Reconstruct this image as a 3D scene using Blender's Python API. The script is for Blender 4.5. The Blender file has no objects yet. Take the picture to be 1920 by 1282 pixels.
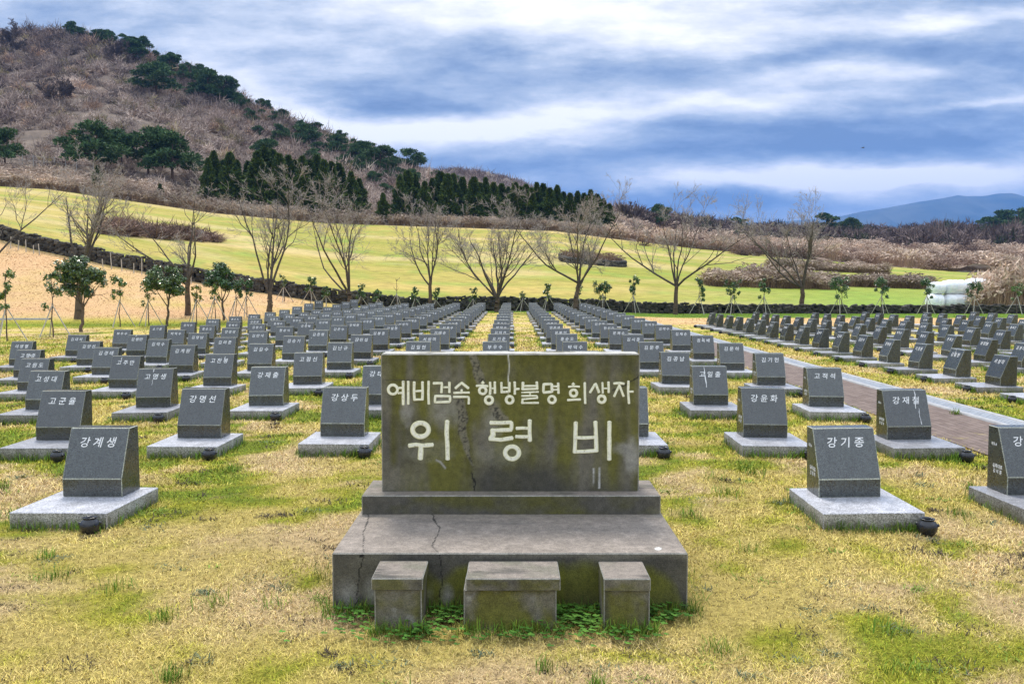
import bpy, bmesh, math, random
import numpy as np
from mathutils import Vector, Matrix

S = bpy.context.scene
C = S.collection
rnd = random.Random(7)
R = np.random.default_rng(7)

# ------------------------------------------------------------------ camera
F, PITCH, EYE = 1624.0, math.radians(3.53), 1.65       # focal length for a 1920 px wide picture
cam = bpy.data.objects.new('camera', bpy.data.cameras.new('camera')); C.objects.link(cam)
cam.location = (0, 0, EYE)
cam.rotation_euler = (math.radians(90) - PITCH, 0, 0)
cam.data.sensor_width = 36.0
cam.data.lens = F / 1920 * 36
cam.data.clip_start = 0.1
cam.data.clip_end = 30000
S.camera = cam

# ------------------------------------------------------------------ exposure
S.view_settings.view_transform = 'Standard'
S.view_settings.look = 'None'
S.view_settings.exposure = 0.6
S.view_settings.gamma = 1.0
S.cycles.use_denoising = True
S.cycles.max_bounces = 6
S.cycles.diffuse_bounces = 3
S.cycles.transparent_max_bounces = 4

# ------------------------------------------------------------------ sun
SUN_EL, SUN_AZ = math.radians(56), math.radians(348)   # azimuth clockwise from +Y
sun = bpy.data.objects.new('sun', bpy.data.lights.new('sun', 'SUN')); C.objects.link(sun)
sun.data.energy = 2.6
sun.data.angle = math.radians(16)
sun.data.color = (1.0, 0.93, 0.82)
sd = Vector((math.sin(SUN_AZ) * math.cos(SUN_EL), math.cos(SUN_AZ) * math.cos(SUN_EL), math.sin(SUN_EL)))
sun.rotation_euler = sd.to_track_quat('Z', 'Y').to_euler()


# ------------------------------------------------------------------ node helpers
class NT:
    def __init__(self, tree):
        self.t = tree
        self.n = tree.nodes
        self.l = tree.links

    def node(self, kind, **kw):
        nd = self.n.new(kind)
        for k, v in kw.items():
            setattr(nd, k, v)
        return nd

    def put(self, sock, v):
        if isinstance(v, bpy.types.NodeSocket):
            self.l.new(v, sock)
        elif v is not None:
            if sock.type == 'RGBA' and not hasattr(v, '__len__'):
                v = (v, v, v, 1)
            if sock.type == 'RGBA' and len(v) == 3:
                v = (*v, 1)
            sock.default_value = v

    def math(self, op, a, b=None, c=None, clamp=False):
        nd = self.node('ShaderNodeMath', operation=op, use_clamp=clamp)
        for i, v in enumerate((a, b, c)):
            if v is not None:
                self.put(nd.inputs[i], v)
        return nd.outputs[0]

    def vmath(self, op, a, b=None):
        nd = self.node('ShaderNodeVectorMath', operation=op)
        self.put(nd.inputs[0], a)
        if b is not None:
            self.put(nd.inputs[1], b)
        return nd.outputs[0]

    def mix(self, fac, a, b, blend='MIX'):
        nd = self.node('ShaderNodeMix', data_type='RGBA', blend_type=blend)
        self.put(nd.inputs[0], fac)
        self.put(nd.inputs[6], a)
        self.put(nd.inputs[7], b)
        return nd.outputs[2]

    def noise(self, vec, scale, detail=4, rough=0.55, out=0, dist=0.0):
        nd = self.node('ShaderNodeTexNoise')
        if vec is not None:
            self.l.new(vec, nd.inputs['Vector'])
        nd.inputs['Scale'].default_value = scale
        nd.inputs['Detail'].default_value = detail
        nd.inputs['Roughness'].default_value = rough
        nd.inputs['Distortion'].default_value = dist
        return nd.outputs[out]

    def ramp(self, fac, stops, interp='LINEAR'):
        nd = self.node('ShaderNodeValToRGB')
        cr = nd.color_ramp
        cr.interpolation = interp
        while len(cr.elements) < len(stops):
            cr.elements.new(0.5)
        for e, (p, c) in zip(cr.elements, stops):
            e.position = p
            e.color = (*c, 1) if hasattr(c, '__len__') else (c, c, c, 1)
        self.put(nd.inputs[0], fac)
        return nd.outputs[0]

    def scale(self, vec, sx, sy, sz):
        return self.vmath('MULTIPLY', vec, (sx, sy, sz))

    def attr(self, name, out='Color'):
        return self.node('ShaderNodeAttribute', attribute_name=name).outputs[out]

    def pos(self):
        return self.node('ShaderNodeNewGeometry').outputs['Position']

    def obj(self):
        return self.node('ShaderNodeTexCoord').outputs['Object']


def material(name):
    m = bpy.data.materials.new(name)
    m.use_nodes = True
    nt = NT(m.node_tree)
    b = nt.n['Principled BSDF']
    return m, nt, b


def bump(nt, b, height, strength=0.3, dist=0.02):
    nd = nt.node('ShaderNodeBump')
    nd.inputs['Strength'].default_value = strength
    nd.inputs['Distance'].default_value = dist
    nt.put(nd.inputs['Height'], height)
    nt.l.new(nd.outputs[0], b.inputs['Normal'])


# ------------------------------------------------------------------ sky
w = bpy.data.worlds.new('World')
S.world = w
w.use_nodes = True
nt = NT(w.node_tree)
bg = nt.n['Background']
out = nt.n['World Output']
sky = nt.node('ShaderNodeTexSky', sky_type='NISHITA', sun_disc=False)
sky.sun_elevation = SUN_EL
sky.sun_rotation = SUN_AZ
nt.l.new(sky.outputs[0], bg.inputs[0])
bg.inputs[1].default_value = 0.1
dirv = nt.node('ShaderNodeTexCoord').outputs['Generated']
sep = nt.node('ShaderNodeSeparateXYZ'); nt.l.new(dirv, sep.inputs[0])
yy = nt.math('MAXIMUM', nt.math('ABSOLUTE', sep.outputs[1]), 0.25)
A0 = nt.math('DIVIDE', sep.outputs[0], yy)
E0 = nt.math('DIVIDE', sep.outputs[2], yy)
cv = nt.node('ShaderNodeCombineXYZ'); nt.l.new(A0, cv.inputs[0]); nt.l.new(E0, cv.inputs[1])
wn = nt.noise(nt.scale(cv.outputs[0], 3.0, 9.0, 1), 1.6, 5, 0.6, out=1)
wv = nt.node('ShaderNodeSeparateXYZ'); nt.l.new(wn, wv.inputs[0])
A = nt.math('ADD', A0, nt.math('MULTIPLY', nt.math('SUBTRACT', wv.outputs[0], 0.5), 0.22))
Ee = nt.math('ADD', E0, nt.math('MULTIPLY', nt.math('SUBTRACT', wv.outputs[1], 0.5), 0.042))
fine = nt.noise(nt.scale(cv.outputs[0], 3.4, 12.0, 1), 2.6, 9, 0.66)
broad = nt.noise(nt.scale(cv.outputs[0], 1.3, 4.5, 1), 1.7, 3, 0.5)
cover = nt.math('ADD', nt.math('MULTIPLY', nt.math('SUBTRACT', fine, 0.5), 1.15),
                nt.math('MULTIPLY', nt.math('SUBTRACT', broad, 0.5), 0.35))
cover = nt.math('ADD', cover, 0.50)
# cloud banks: azimuth, elevation (as tangents), half widths, brightness, slope
BANKS = [(960, 22, 340, 55, .46, 0), (1230, 90, 240, 60, .28, 0), (820, 250, 190, 30, .55, 0.0), (1100, 215, 210, 24, .50, -.10),
         (930, 262, 190, 24, .35, -.05),
         (1560, 335, 370, 25, 1.0, 0), (1740, 48, 160, 16, .42, -.10), (1590, 138, 150, 17, .40, -.06), (1440, 190, 170, 15, .42, 0),
         (1830, 195, 140, 11, .40, -.14), (640, 120, 160, 45, .12, .1), (500, 190, 110, 60, .34, .5), (620, 235, 90, 30, .4, .3), (1320, 40, 200, 60, .16, 0),
         (120, 40, 220, 40, -.15, 0), (760, 196, 170, 24, -.42, 0), (1560, 272, 480, 30, -.55, -.02), (1080, 150, 420, 26, -.22, -.04),
         (1000, 318, 230, 24, -.30, 0), (1200, 378, 330, 30, -.55, 0), (1810, 110, 220, 40, -.34, 0), (1480, 112, 170, 14, -.20, -.1),
         (880, 120, 330, 30, -.16, 0), (1700, 225, 260, 22, -.2, 0), (1330, 238, 220, 16, -.3, 0), (1850, 10, 160, 20, -.25, 0), (400, 80, 200, 40, .10, .3)]
for (px, py, sx, sy, amp, sl) in BANKS:
    a = nt.math('MULTIPLY', nt.math('SUBTRACT', A, (px - 960) / F), F / sx)
    e_ = nt.math('SUBTRACT', Ee, (541 - py) / F)
    if sl:
        e_ = nt.math('ADD', e_, nt.math('MULTIPLY', a, sl * sx / F))
    e_ = nt.math('MULTIPLY', e_, F / sy)
    q = nt.math('ADD', nt.math('MULTIPLY', a, a), nt.math('MULTIPLY', e_, e_))
    g = nt.math('EXPONENT', nt.math('MULTIPLY', q, -1.0))
    cover = nt.math('ADD', cover, nt.math('MULTIPLY', g, amp))
ccol = nt.ramp(cover, [(0.0, (.14, .195, .305)), (.22, (.23, .295, .41)), (.44, (.385, .44, .525)), (.62, (.57, .605, .66)), (.80, (.76, .76, .77)), (1.0, (.98, .95, .90))])
bg2 = nt.node('ShaderNodeBackground')
nt.l.new(ccol, bg2.inputs[0])
over = nt.node('ShaderNodeMapRange'); nt.l.new(sep.outputs[2], over.inputs[0])   # unseen upper sky boosted to light the ground and stone slopes
for i_, v_ in ((1, .33), (2, .52), (3, .97), (4, 2.35)): over.inputs[i_].default_value = v_
nt.l.new(over.outputs[0], bg2.inputs[1])
mx = nt.node('ShaderNodeMixShader')
mx.inputs[0].default_value = 0.92
nt.l.new(bg.outputs[0], mx.inputs[1]); nt.l.new(bg2.outputs[0], mx.inputs[2])
nt.l.new(mx.outputs[0], out.inputs[0])


# ------------------------------------------------------------------ mesh helpers
def npmesh(name, V, tris=None, quads=None, smooth=False, cols=None, mats=None):
    me = bpy.data.meshes.new(name)
    V = np.asarray(V, np.float32)
    parts, sizes = [], []
    for arr, k in ((tris, 3), (quads, 4)):
        if arr is not None and len(arr):
            arr = np.asarray(arr, np.int32)
            parts.append(arr.ravel()); sizes.append(np.full(len(arr), k, np.int32))
    idx = np.concatenate(parts); sz = np.concatenate(sizes)
    me.vertices.add(len(V)); me.vertices.foreach_set('co', V.ravel())
    me.loops.add(len(idx)); me.loops.foreach_set('vertex_index', idx)
    me.polygons.add(len(sz))
    st = np.concatenate(([0], np.cumsum(sz)[:-1])).astype(np.int32)
    me.polygons.foreach_set('loop_start', st)
    if smooth:
        me.polygons.foreach_set('use_smooth', np.ones(len(sz), bool))
    if mats is not None:
        me.polygons.foreach_set('material_index', np.asarray(mats, np.int32))
    me.update(calc_edges=True)
    me.validate()
    if cols:
        for nm, cc in cols.items():
            at = me.color_attributes.new(nm, 'FLOAT_COLOR', 'POINT')
            cc = np.asarray(cc, np.float32)
            if cc.shape[1] == 3:
                cc = np.concatenate([cc, np.ones((len(cc), 1), np.float32)], 1)
            at.data.foreach_set('color', cc.ravel())
    return me


class MB:
    """gathers pieces into one mesh"""
    def __init__(self):
        self.V, self.T, self.Q, self.c, self.n = [], [], [], [], 0

    def add(self, V, T=None, Q=None, col=None):
        V = np.asarray(V, float)
        if T is not None and len(T): self.T.append(np.asarray(T) + self.n)
        if Q is not None and len(Q): self.Q.append(np.asarray(Q) + self.n)
        if col is not None:
            col = np.asarray(col, float)
            self.c.append(np.broadcast_to(col, (len(V), 3)) if col.ndim == 1 else col)
        self.V.append(V); self.n += len(V)

    def box(self, x0, x1, y0, y1, z0, z1, bev=0.0, col=None):
        bm = bmesh.new()
        bmesh.ops.create_cube(bm, size=1)
        for v in bm.verts:
            v.co = Vector(((x0 + x1) / 2 + v.co.x * (x1 - x0), (y0 + y1) / 2 + v.co.y * (y1 - y0), (z0 + z1) / 2 + v.co.z * (z1 - z0)))
        if bev:
            bmesh.ops.bevel(bm, geom=bm.edges[:], offset=bev, segments=2, affect='EDGES', profile=0.5)
        self.bm(bm, col)

    def bm(self, bm, col=None):
        bmesh.ops.triangulate(bm, faces=[f for f in bm.faces if len(f.verts) > 4])
        bm.verts.index_update()
        V = [v.co[:] for v in bm.verts]
        T = [[v.index for v in f.verts] for f in bm.faces if len(f.verts) == 3]
        Q = [[v.index for v in f.verts] for f in bm.faces if len(f.verts) == 4]
        self.add(V, T, Q, col)
        bm.free()

    def tubes(self, p0, p1, r0, r1, n=5, col=None):
        p0, p1, r0, r1 = (np.asarray(a, float) for a in (p0, p1, r0, r1))
        d = p1 - p0
        L = np.linalg.norm(d, axis=1, keepdims=True); d = d / np.maximum(L, 1e-9)
        ref = np.where(np.abs(d[:, 2:3]) > .9, np.array([[1., 0, 0]]), np.array([[0, 0, 1.]]))
        u = np.cross(d, ref); u /= np.linalg.norm(u, axis=1, keepdims=True)
        v = np.cross(d, u)
        an = np.arange(n) / n * 2 * np.pi
        ring = u[:, None, :] * np.cos(an)[None, :, None] + v[:, None, :] * np.sin(an)[None, :, None]
        V = np.concatenate([p0[:, None] + ring * r0[:, None, None], p1[:, None] + ring * r1[:, None, None]], 1)
        base = (np.arange(len(p0)) * 2 * n)[:, None]
        k = np.arange(n); k2 = (k + 1) % n
        Q = np.stack([base + k, base + n + k, base + n + k2, base + k2], -1).reshape(-1, 4)
        cc = None
        if col is not None:
            col = np.asarray(col, float)
            cc = np.repeat(np.broadcast_to(col, (len(p0), 3)), 2 * n, axis=0)
        self.add(V.reshape(-1, 3), None, Q, cc)

    def mesh(self, name, smooth=False):
        T = np.concatenate(self.T) if self.T else None
        Q = np.concatenate(self.Q) if self.Q else None
        cols = {'col': np.concatenate(self.c)} if self.c and sum(map(len, self.c)) == self.n else None
        return npmesh(name, np.concatenate(self.V), T, Q, smooth, cols)


def link(name, mesh, mat=None, parent=None, loc=None, rz=None):
    o = bpy.data.objects.new(name, mesh)
    if mat is not None and mesh is not None and not mesh.materials:
        for mm in (mat if isinstance(mat, (list, tuple)) else [mat]):
            mesh.materials.append(mm)
    C.objects.link(o)
    if parent is not None: o.parent = parent
    if loc is not None: o.location = loc
    if rz is not None: o.rotation_euler = (0, 0, rz)
    return o


def tag(o, label, cat, group=None, kind=None):
    o['label'] = label
    o['category'] = cat
    if group: o['group'] = group
    if kind: o['kind'] = kind
    return o


def thing(name, label, cat, loc=(0, 0, 0), rz=0.0, group=None):
    o = bpy.data.objects.new(name, None)
    o.empty_display_size = 0.2
    C.objects.link(o)
    o.location = loc
    o.rotation_euler = (0, 0, rz)
    return tag(o, label, cat, group)


def struct(name, mesh, mat):
    o = link(name, mesh, mat)
    o['kind'] = 'structure'
    return o


def stuff(name, mesh, mat, label, cat):
    return tag(link(name, mesh, mat), label, cat, kind='stuff')


# ------------------------------------------------------------------ terrain
cp, sp = math.cos(PITCH), math.sin(PITCH)


def slope_of(py):                      # height per metre of distance along the sight line through picture row py
    yc = -(np.asarray(py, float) - 641) / F
    return (-sp + yc * cp) / (cp + yc * sp)


def col_x(px, Y):
    return (np.asarray(px, float) - 960) / F * 1.0 * Y


W54 = np.array([(-700, 330), (-300, 395), (0, 442), (77, 465), (212, 495), (270, 506), (360, 525), (475, 545), (515, 550), (602, 565), (652, 571), (760, 579),
                (870, 583), (1040, 584), (1500, 584.5), (1920, 585), (2600, 587)], float)
X54 = (W54[:, 0] - 960) / F * 54
Z54 = slope_of(W54[:, 1]) * 54
T1 = np.array([(-700, 250, 125), (-300, 305, 125), (0, 349, 128), (100, 355, 130), (305, 385, 134), (400, 399, 136), (620, 419, 140), (840, 426, 145), (1040, 433, 148),
               (1145, 447, 148), (1310, 467, 146), (1435, 478, 142), (1640, 498, 130), (1800, 510, 125), (1920, 513, 125), (2600, 518, 125)], float)
T3 = np.array([(-700, 140, 330), (-300, 75, 330), (0, 62, 330), (110, 60, 330), (200, 72, 325), (270, 92, 320), (330, 118, 315), (400, 155, 305), (480, 198, 295), (560, 236, 285),
               (640, 268, 272), (700, 294, 262), (800, 336, 245), (900, 362, 232), (1000, 388, 222), (1100, 398, 230), (1180, 404, 262), (1300, 422, 330), (1440, 430, 390), (1920, 436, 400),
               (2600, 436, 400)], float)


def hz(X, Y):
    """ground height above the level lawn in front of the monument"""
    X = np.asarray(X, float); Y = np.asarray(Y, float)
    X, Y = np.broadcast_arrays(X, Y)
    lawn = -1.63 + .0052 * (np.clip(Y, -20, 60) - 6) - .002 * np.minimum(X * X, 80)
    z54 = np.interp(X, X54, Z54)
    wgt = np.clip((Y - 38) / 16, 0, 1); wgt = wgt * wgt * (3 - 2 * wgt) * .35 + wgt * .65
    near = lawn + np.where(X < -5, np.clip((-5 - X) / 4, 0, 1), 0) * wgt * np.maximum(z54 - lawn, -0.4)
    Ys = np.maximum(Y, 1.0)
    px = 960 + F * X / Ys
    zw = np.interp(px, W54[:, 0], slope_of(W54[:, 1]) * 55)
    Y1 = np.interp(px, T1[:, 0], T1[:, 2]); z1 = np.interp(px, T1[:, 0], slope_of(T1[:, 1])) * Y1
    Y3 = np.interp(px, T3[:, 0], T3[:, 2]); z3 = np.interp(px, T3[:, 0], slope_of(T3[:, 1])) * Y3
    a = np.clip((Ys - 55) / np.maximum(Y1 - 55, 1), 0, 1)
    f = zw + (z1 - zw) * a
    b = np.clip((Ys - Y1) / np.maximum(Y3 - Y1, 1), 0, 1)
    f = f + (z3 - z1) * (b * .72 + .28 * b * b)
    c = np.clip((Ys - Y3) / 420, 0, 1)
    c = c * c * (3 - 2 * c)
    f = f * (1 - c) + 6 * c
    t = np.clip((Y - 53.6) / 1.4, 0, 1)
    return near * (1 - t) + f * t + EYE


def G(px, py, ylo=2.0, yhi=420.0):
    """where the sight line through a picture point meets the ground"""
    Y = np.linspace(ylo, yhi, 8000)
    X = (px - 960) / F * Y
    d = hz(X, Y) - EYE - slope_of(py) * Y
    k = np.argmax(d >= 0)
    if d[k] < 0: k = len(Y) - 1
    return np.array([X[k], Y[k], float(hz(X[k], Y[k]))])


def GY(px, Y):
    X = (px - 960) / F * Y
    return np.array([X, Y, float(hz(X, Y))])


def vnoise(x, y, seed=0):
    r = np.random.default_rng(seed)
    tab = r.random((64, 64))
    xi = np.floor(x).astype(int); yi = np.floor(y).astype(int)
    fx = x - xi; fy = y - yi
    fx = fx * fx * (3 - 2 * fx); fy = fy * fy * (3 - 2 * fy)
    g = lambda i, j: tab[i % 64, j % 64]
    return (g(xi, yi) * (1 - fx) * (1 - fy) + g(xi + 1, yi) * fx * (1 - fy) + g(xi, yi + 1) * (1 - fx) * fy + g(xi + 1, yi + 1) * fx * fy)


def fbm(x, y, seed=0, oct=4):
    s, a, tot = 0, 1.0, 0
    for k in range(oct):
        s = s + a * vnoise(x * 2 ** k + 13 * k, y * 2 ** k + 7 * k, seed + k); tot += a; a *= .5
    return s / tot


def grid_faces(nx, ny):
    i, j = np.meshgrid(np.arange(nx - 1), np.arange(ny - 1), indexing='ij')
    a = i * ny + j
    return np.stack([a, a + ny, a + ny + 1, a + 1], -1).reshape(-1, 4)


# ------------------------------------------------------------------ lawn colours (shared by the soil sheet and the blades)
PATH_X0, PATH_X1, DRAIN_X1 = 4.72, 5.95, 6.42
ROWY = lambda r: 6.38 + 2.36 * r
COLX = lambda j: -3.175 + (j + 3) * 1.443 - (.03 if j == 1 else 0)
HS_W, HS_D, HS_H, HS_C, HS_T, PAD_W, PAD_D, PAD_OFF, PAD_H = .45, .276, .49, .135, .133, .69, .767, .447, .115


def lawn_masks(X, Y):
    """dry, orange and green shares of the turf: dead couch grass, worn slope, moist strip by the wall"""
    n1 = fbm(X * .35 + 5, Y * .35, 11, 4); n2 = fbm(X * 1.1, Y * 1.1 + 3, 21, 4); n3 = fbm(X * 4, Y * 4, 25, 3)
    bias = .04 * np.clip((Y - 5) / 3, 0, 1) * np.clip((14 - Y) / 4, 0, 1) + .0 * Y
    green = np.clip((n1 * .22 + n2 * .78 + (n3 - .5) * .75 + bias - .475) * 4.2, 0, 1) * .85
    mound = np.clip((-9.5 - X) / 4, 0, 1) * np.clip((Y - 38) / 3, 0, 1)
    green = green * np.interp(Y, [3.0, 4.6], [.62, 1.0])
    orange = mound * np.clip(.75 + (n1 - .5) * 1.2, 0, 1)
    side = np.clip((X - 4.4) / 1.5, 0, 1) * np.clip((Y - 36) / 3, 0, 1) * np.clip((52 - Y) / 3, 0, 1)
    orange = np.maximum(orange, side * .75)
    strip = np.clip((Y - np.where(X > 4.5, 45.5, 49.3)) / 1.5, 0, 1) * np.clip((X + 11) / 3, 0, 1)
    strip = np.maximum(strip, np.clip(1 - np.abs(Y - 38 - (X + 20) * .05) / 3.0, 0, 1) * np.clip((-9 - X) / 3, 0, 1) * .9)
    strip = np.maximum(strip, np.clip(1 - np.abs(Y - 54) / 1.0, 0, 1) * .6)
    green = np.maximum(green * (1 - orange), strip)
    orange = orange * (1 - strip)
    warm = np.clip((fbm(X * .9 + 40, Y * .9 + 9, 31, 5) - .44) * 6, 0, 1) * .85
    lush = np.zeros_like(green)
    return green, orange, warm, lush


def lawn_color(green, orange, warm, rv):
    straw = np.array([.66, .47, .255]); straw2 = np.array([.58, .45, .135]); yel = np.array([.40, .37, .035]); grn = np.array([.12, .21, .015]); org = np.array([.64, .40, .205])
    base = straw2 + (straw - straw2) * warm[:, None]
    g = green[:, None]
    mid = np.where(g < .5, base + (yel - base) * (g * 2), yel + (grn - yel) * (g * 2 - 1))
    c = mid + (org - mid) * orange[:, None]
    return c * rv[:, None]


xs = np.concatenate([np.linspace(-60, -14, 70)[:-1], np.linspace(-14, 14, 160)[:-1], np.linspace(14, 60, 60)])
ys = np.concatenate([np.linspace(-14, 1, 14)[:-1], np.linspace(1, 20, 130)[:-1], np.linspace(20, 56, 110)])
XX, YY = np.meshgrid(xs, ys, indexing='ij')
ZZ = hz(XX, YY) + (fbm(XX * .9, YY * .9, 3, 3) - .5) * .03 * np.clip(YY / 6, 0.3, 1)
gm, om, wm, _ = lawn_masks(XX.ravel(), YY.ravel())
gc = lawn_color(gm, om, wm, np.interp(YY.ravel(), [8, 34], [.58, .95]))
lawn_mesh = npmesh('lawn', np.stack([XX, YY, ZZ], -1).reshape(-1, 3), None, grid_faces(len(xs), len(ys)), True, {'col': gc})
m_lawn, nt, b = material('turf')
p = nt.pos()
n1 = nt.noise(p, 22, 5, .7)
n2 = nt.noise(nt.scale(p, 1, .6, 1), 5, 4, .6)
tone = nt.ramp(n1, [(.28, .38), (.5, .95), (.72, 1.28)])
base = nt.mix(1.0, nt.attr('col'), tone, 'MULTIPLY')
soil = nt.ramp(nt.noise(p, 2.3, 4, .65), [(.60, 0), (.72, .5)])
base = nt.mix(soil, base, (.20, .15, .07))
nt.put(b.inputs['Base Color'], base)
b.inputs['Roughness'].default_value = .95
b.inputs['Specular IOR Level'].default_value = .1
bump(nt, b, n1, .8, .03)
struct('lawn', lawn_mesh, m_lawn)

# field beyond the wall, hillside, and the land behind, in rings of growing distance
pxs = np.linspace(-700, 2600, 331)


def polar(Ya, Yb, n, nz=0.0, seed=1):
    """strip between two distances given per column"""
    s = np.linspace(0, 1, n)
    Yg = Ya[:, None] + (Yb - Ya)[:, None] * s[None, :]
    Xg = ((pxs - 960) / F)[:, None] * Yg
    Zg = hz(Xg, Yg)
    if nz:
        Zg = Zg + (fbm(Xg * .12, Yg * .12, seed, 3) - .5) * nz
    return np.stack([Xg, Yg, Zg], -1).reshape(-1, 3), grid_faces(len(pxs), n), Xg.ravel(), Yg.ravel()


Y1c = np.interp(pxs, T1[:, 0], T1[:, 2]); Y3c = np.interp(pxs, T3[:, 0], T3[:, 2])
V, Q, fx, fy = polar(np.full(len(pxs), 54.6), Y1c, 46)
fpx = 960 + F * fx / fy
greener = np.clip((fpx - 1150) / 450, 0, 1)
near = np.clip(1 - (fy - 56) / 26, 0, 1)
band = fbm(fx * .035, fy * .16, 5, 4); band2 = fbm(fx * .25, fy * .9, 6, 3)
ya = np.array([.43, .325, .095]); yb = np.array([.27, .265, .045]); yc = np.array([.19, .30, .05]); yd = np.array([.55, .41, .20])
t = np.clip((band * .6 + fbm(fx * .02 + 4, fy * .45, 7, 4) * .4 - .38) * 4.5, 0, 1)[:, None]
fc = ya + (yb - ya) * t
fc = fc + (yc - fc) * (greener * (.30 + .6 * near))[:, None]
fc = fc + (yc - fc) * (np.clip((band2 - .60) * 5, 0, .5))[:, None]
fc = fc + (yd - fc) * (np.clip((fbm(fx * .06 + 9, fy * .25, 8, 3) - .52) * 4, 0, .6) * (1 - greener))[:, None]
field_mesh = npmesh('field', V, None, Q, True, {'col': fc})
m_field, nt, b = material('mown_field')
p = nt.pos()
n = nt.noise(nt.scale(p, .5, 1.6, 1), 1.6, 6, .7)
nt.put(b.inputs['Base Color'], nt.mix(1.0, nt.attr('col'), nt.ramp(n, [(.3, .55), (.5, 1.0), (.7, 1.3)]), 'MULTIPLY'))
b.inputs['Roughness'].default_value = .95
b.inputs['Specular IOR Level'].default_value = .1
bump(nt, b, n, .5, .2)
struct('field', field_mesh, m_field)

V, Q, fx, fy = polar(Y1c, Y3c + 90, 90, 3.0, 4)
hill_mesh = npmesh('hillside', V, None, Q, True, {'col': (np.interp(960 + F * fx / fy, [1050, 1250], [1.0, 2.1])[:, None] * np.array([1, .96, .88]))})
m_hill, nt, b = material('dry_hillside')
p = nt.pos()
n = nt.noise(p, .25, 6, .7)
nt.put(b.inputs['Base Color'], nt.mix(1.0, nt.ramp(n, [(.3, (.05, .038, .03)), (.5, (.11, .08, .06)), (.7, (.20, .155, .12))]), nt.attr('col'), 'MULTIPLY'))
b.inputs['Roughness'].default_value = 1
struct('hillside', hill_mesh, m_hill)
V, Q, fx, fy = polar(Y3c + 88, np.full(len(pxs), 9000.), 60)
struct('ground', npmesh('ground', V, None, Q, True, {'col': np.ones((len(V), 3))}), m_hill)

# second, lower ridge behind the hill
pr = np.array([(700, 330), (830, 327), (870, 325), (930, 332), (1010, 362), (1100, 388), (1200, 425), (1300, 450)], float)
pp = np.linspace(700, 1300, 70); sy = np.linspace(-1, 1, 21)
Yr = 560 + sy[None, :] * 150 + 0 * pp[:, None]
top = slope_of(np.interp(pp, pr[:, 0], pr[:, 1])) * 560
Zr = 8 + (top[:, None] - 8) * (1 - sy[None, :] ** 2) + EYE + (fbm(pp[:, None] * .11 + 0 * Yr, Yr * .08, 9, 3) - .5) * 7 * (1 - sy[None, :] ** 2)
Xr = ((pp - 960) / F)[:, None] * 560
struct('far_hill', npmesh('far_hill', np.stack([Xr + 0 * Yr, Yr, Zr], -1).reshape(-1, 3), None, grid_faces(70, 21), True, {'col': np.ones((70 * 21, 3))}), m_hill)

# distant mountain
pm = np.array([(900, 430), (1180, 424), (1300, 420), (1450, 417), (1560, 409), (1610, 398), (1650, 392), (1720, 379), (1760, 373), (1790, 367), (1805, 369), (1840, 368.5),
               (1862, 364), (1890, 363), (1920, 371), (1980, 378), (2100, 398), (2400, 425), (2600, 432)], float)
pp = np.linspace(900, 2600, 240); sy = np.linspace(-1, 1, 31)
top = slope_of(np.interp(pp, pm[:, 0], pm[:, 1])) * 6000
Yr = 6000 + sy[None, :] * 1500 + 0 * pp[:, None]
prof = (1 - np.abs(sy)) ** 1.15
Zr = 5 + top[:, None] * prof[None, :] + (fbm(pp[:, None] * .03 + 0 * Yr, Yr * .002, 14, 4) - .5) * 120 * (prof * (1 - prof))[None, :] * 4
Xr = ((pp - 960) / F)[:, None] * 6000
m_mtn, nt, b = material('mountain_forest')
nt.put(b.inputs['Base Color'], nt.ramp(nt.noise(nt.pos(), .004, 5, .6), [(.35, (.03, .05, .04)), (.65, (.09, .10, .07))]))
b.inputs['Roughness'].default_value = 1
struct('mountain', npmesh('mountain', np.stack([Xr + 0 * Yr, Yr, Zr], -1).reshape(-1, 3), None, grid_faces(240, 31), True), m_mtn)

# ------------------------------------------------------------------ brick path and drain
def strip(x0, x1, y0, y1, dz, nx=2, ny=40):
    gx, gy = np.meshgrid(np.linspace(x0, x1, nx), np.linspace(y0, y1, ny), indexing='ij')
    return np.stack([gx, gy, hz(gx, gy) + dz], -1).reshape(-1, 3), grid_faces(nx, ny)


PATH_Y0, PATH_Y1 = 2.0, 42.0
m_brick, nt, b = material('worn_brick')
p = nt.pos()
br = nt.node('ShaderNodeTexBrick')
mp = nt.node('ShaderNodeMapping'); mp.inputs['Rotation'].default_value = (0, 0, math.radians(90)); nt.l.new(p, mp.inputs[0])
wob = nt.vmath('ADD', mp.outputs[0], nt.vmath('MULTIPLY', nt.vmath('SUBTRACT', nt.noise(p, 3, 3, .5, out=1), (.5, .5, .5)), (.05, .05, 0)))
nt.l.new(wob, br.inputs['Vector'])
br.inputs['Scale'].default_value = 1.0
br.inputs['Brick Width'].default_value = .20; br.inputs['Row Height'].default_value = .10
br.inputs['Mortar Size'].default_value = .008; br.inputs['Mortar Smooth'].default_value = .5
br.inputs['Color1'].default_value = (.105, .066, .052, 1); br.inputs['Color2'].default_value = (.17, .12, .097, 1); br.inputs['Mortar'].default_value = (.07, .05, .035, 1)
dirt = nt.noise(p, 3.5, 5, .65)
cc = nt.mix(nt.ramp(dirt, [(.45, 0), (.7, .8)]), br.outputs[0], (.17, .12, .095))
cc = nt.mix(nt.ramp(nt.noise(p, 1.3, 5, .7), [(.63, 0), (.75, .9)]), cc, (.36, .29, .08))
nt.put(b.inputs['Base Color'], cc)
b.inputs['Roughness'].default_value = .85
bump(nt, b, nt.math('ADD', nt.math('MULTIPLY', br.outputs[1], -1.0), nt.math('MULTIPLY', dirt, .6)), .8, .012)
V, Q = strip(PATH_X0, PATH_X1, PATH_Y0, PATH_Y1, .014, 14, 300)
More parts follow.
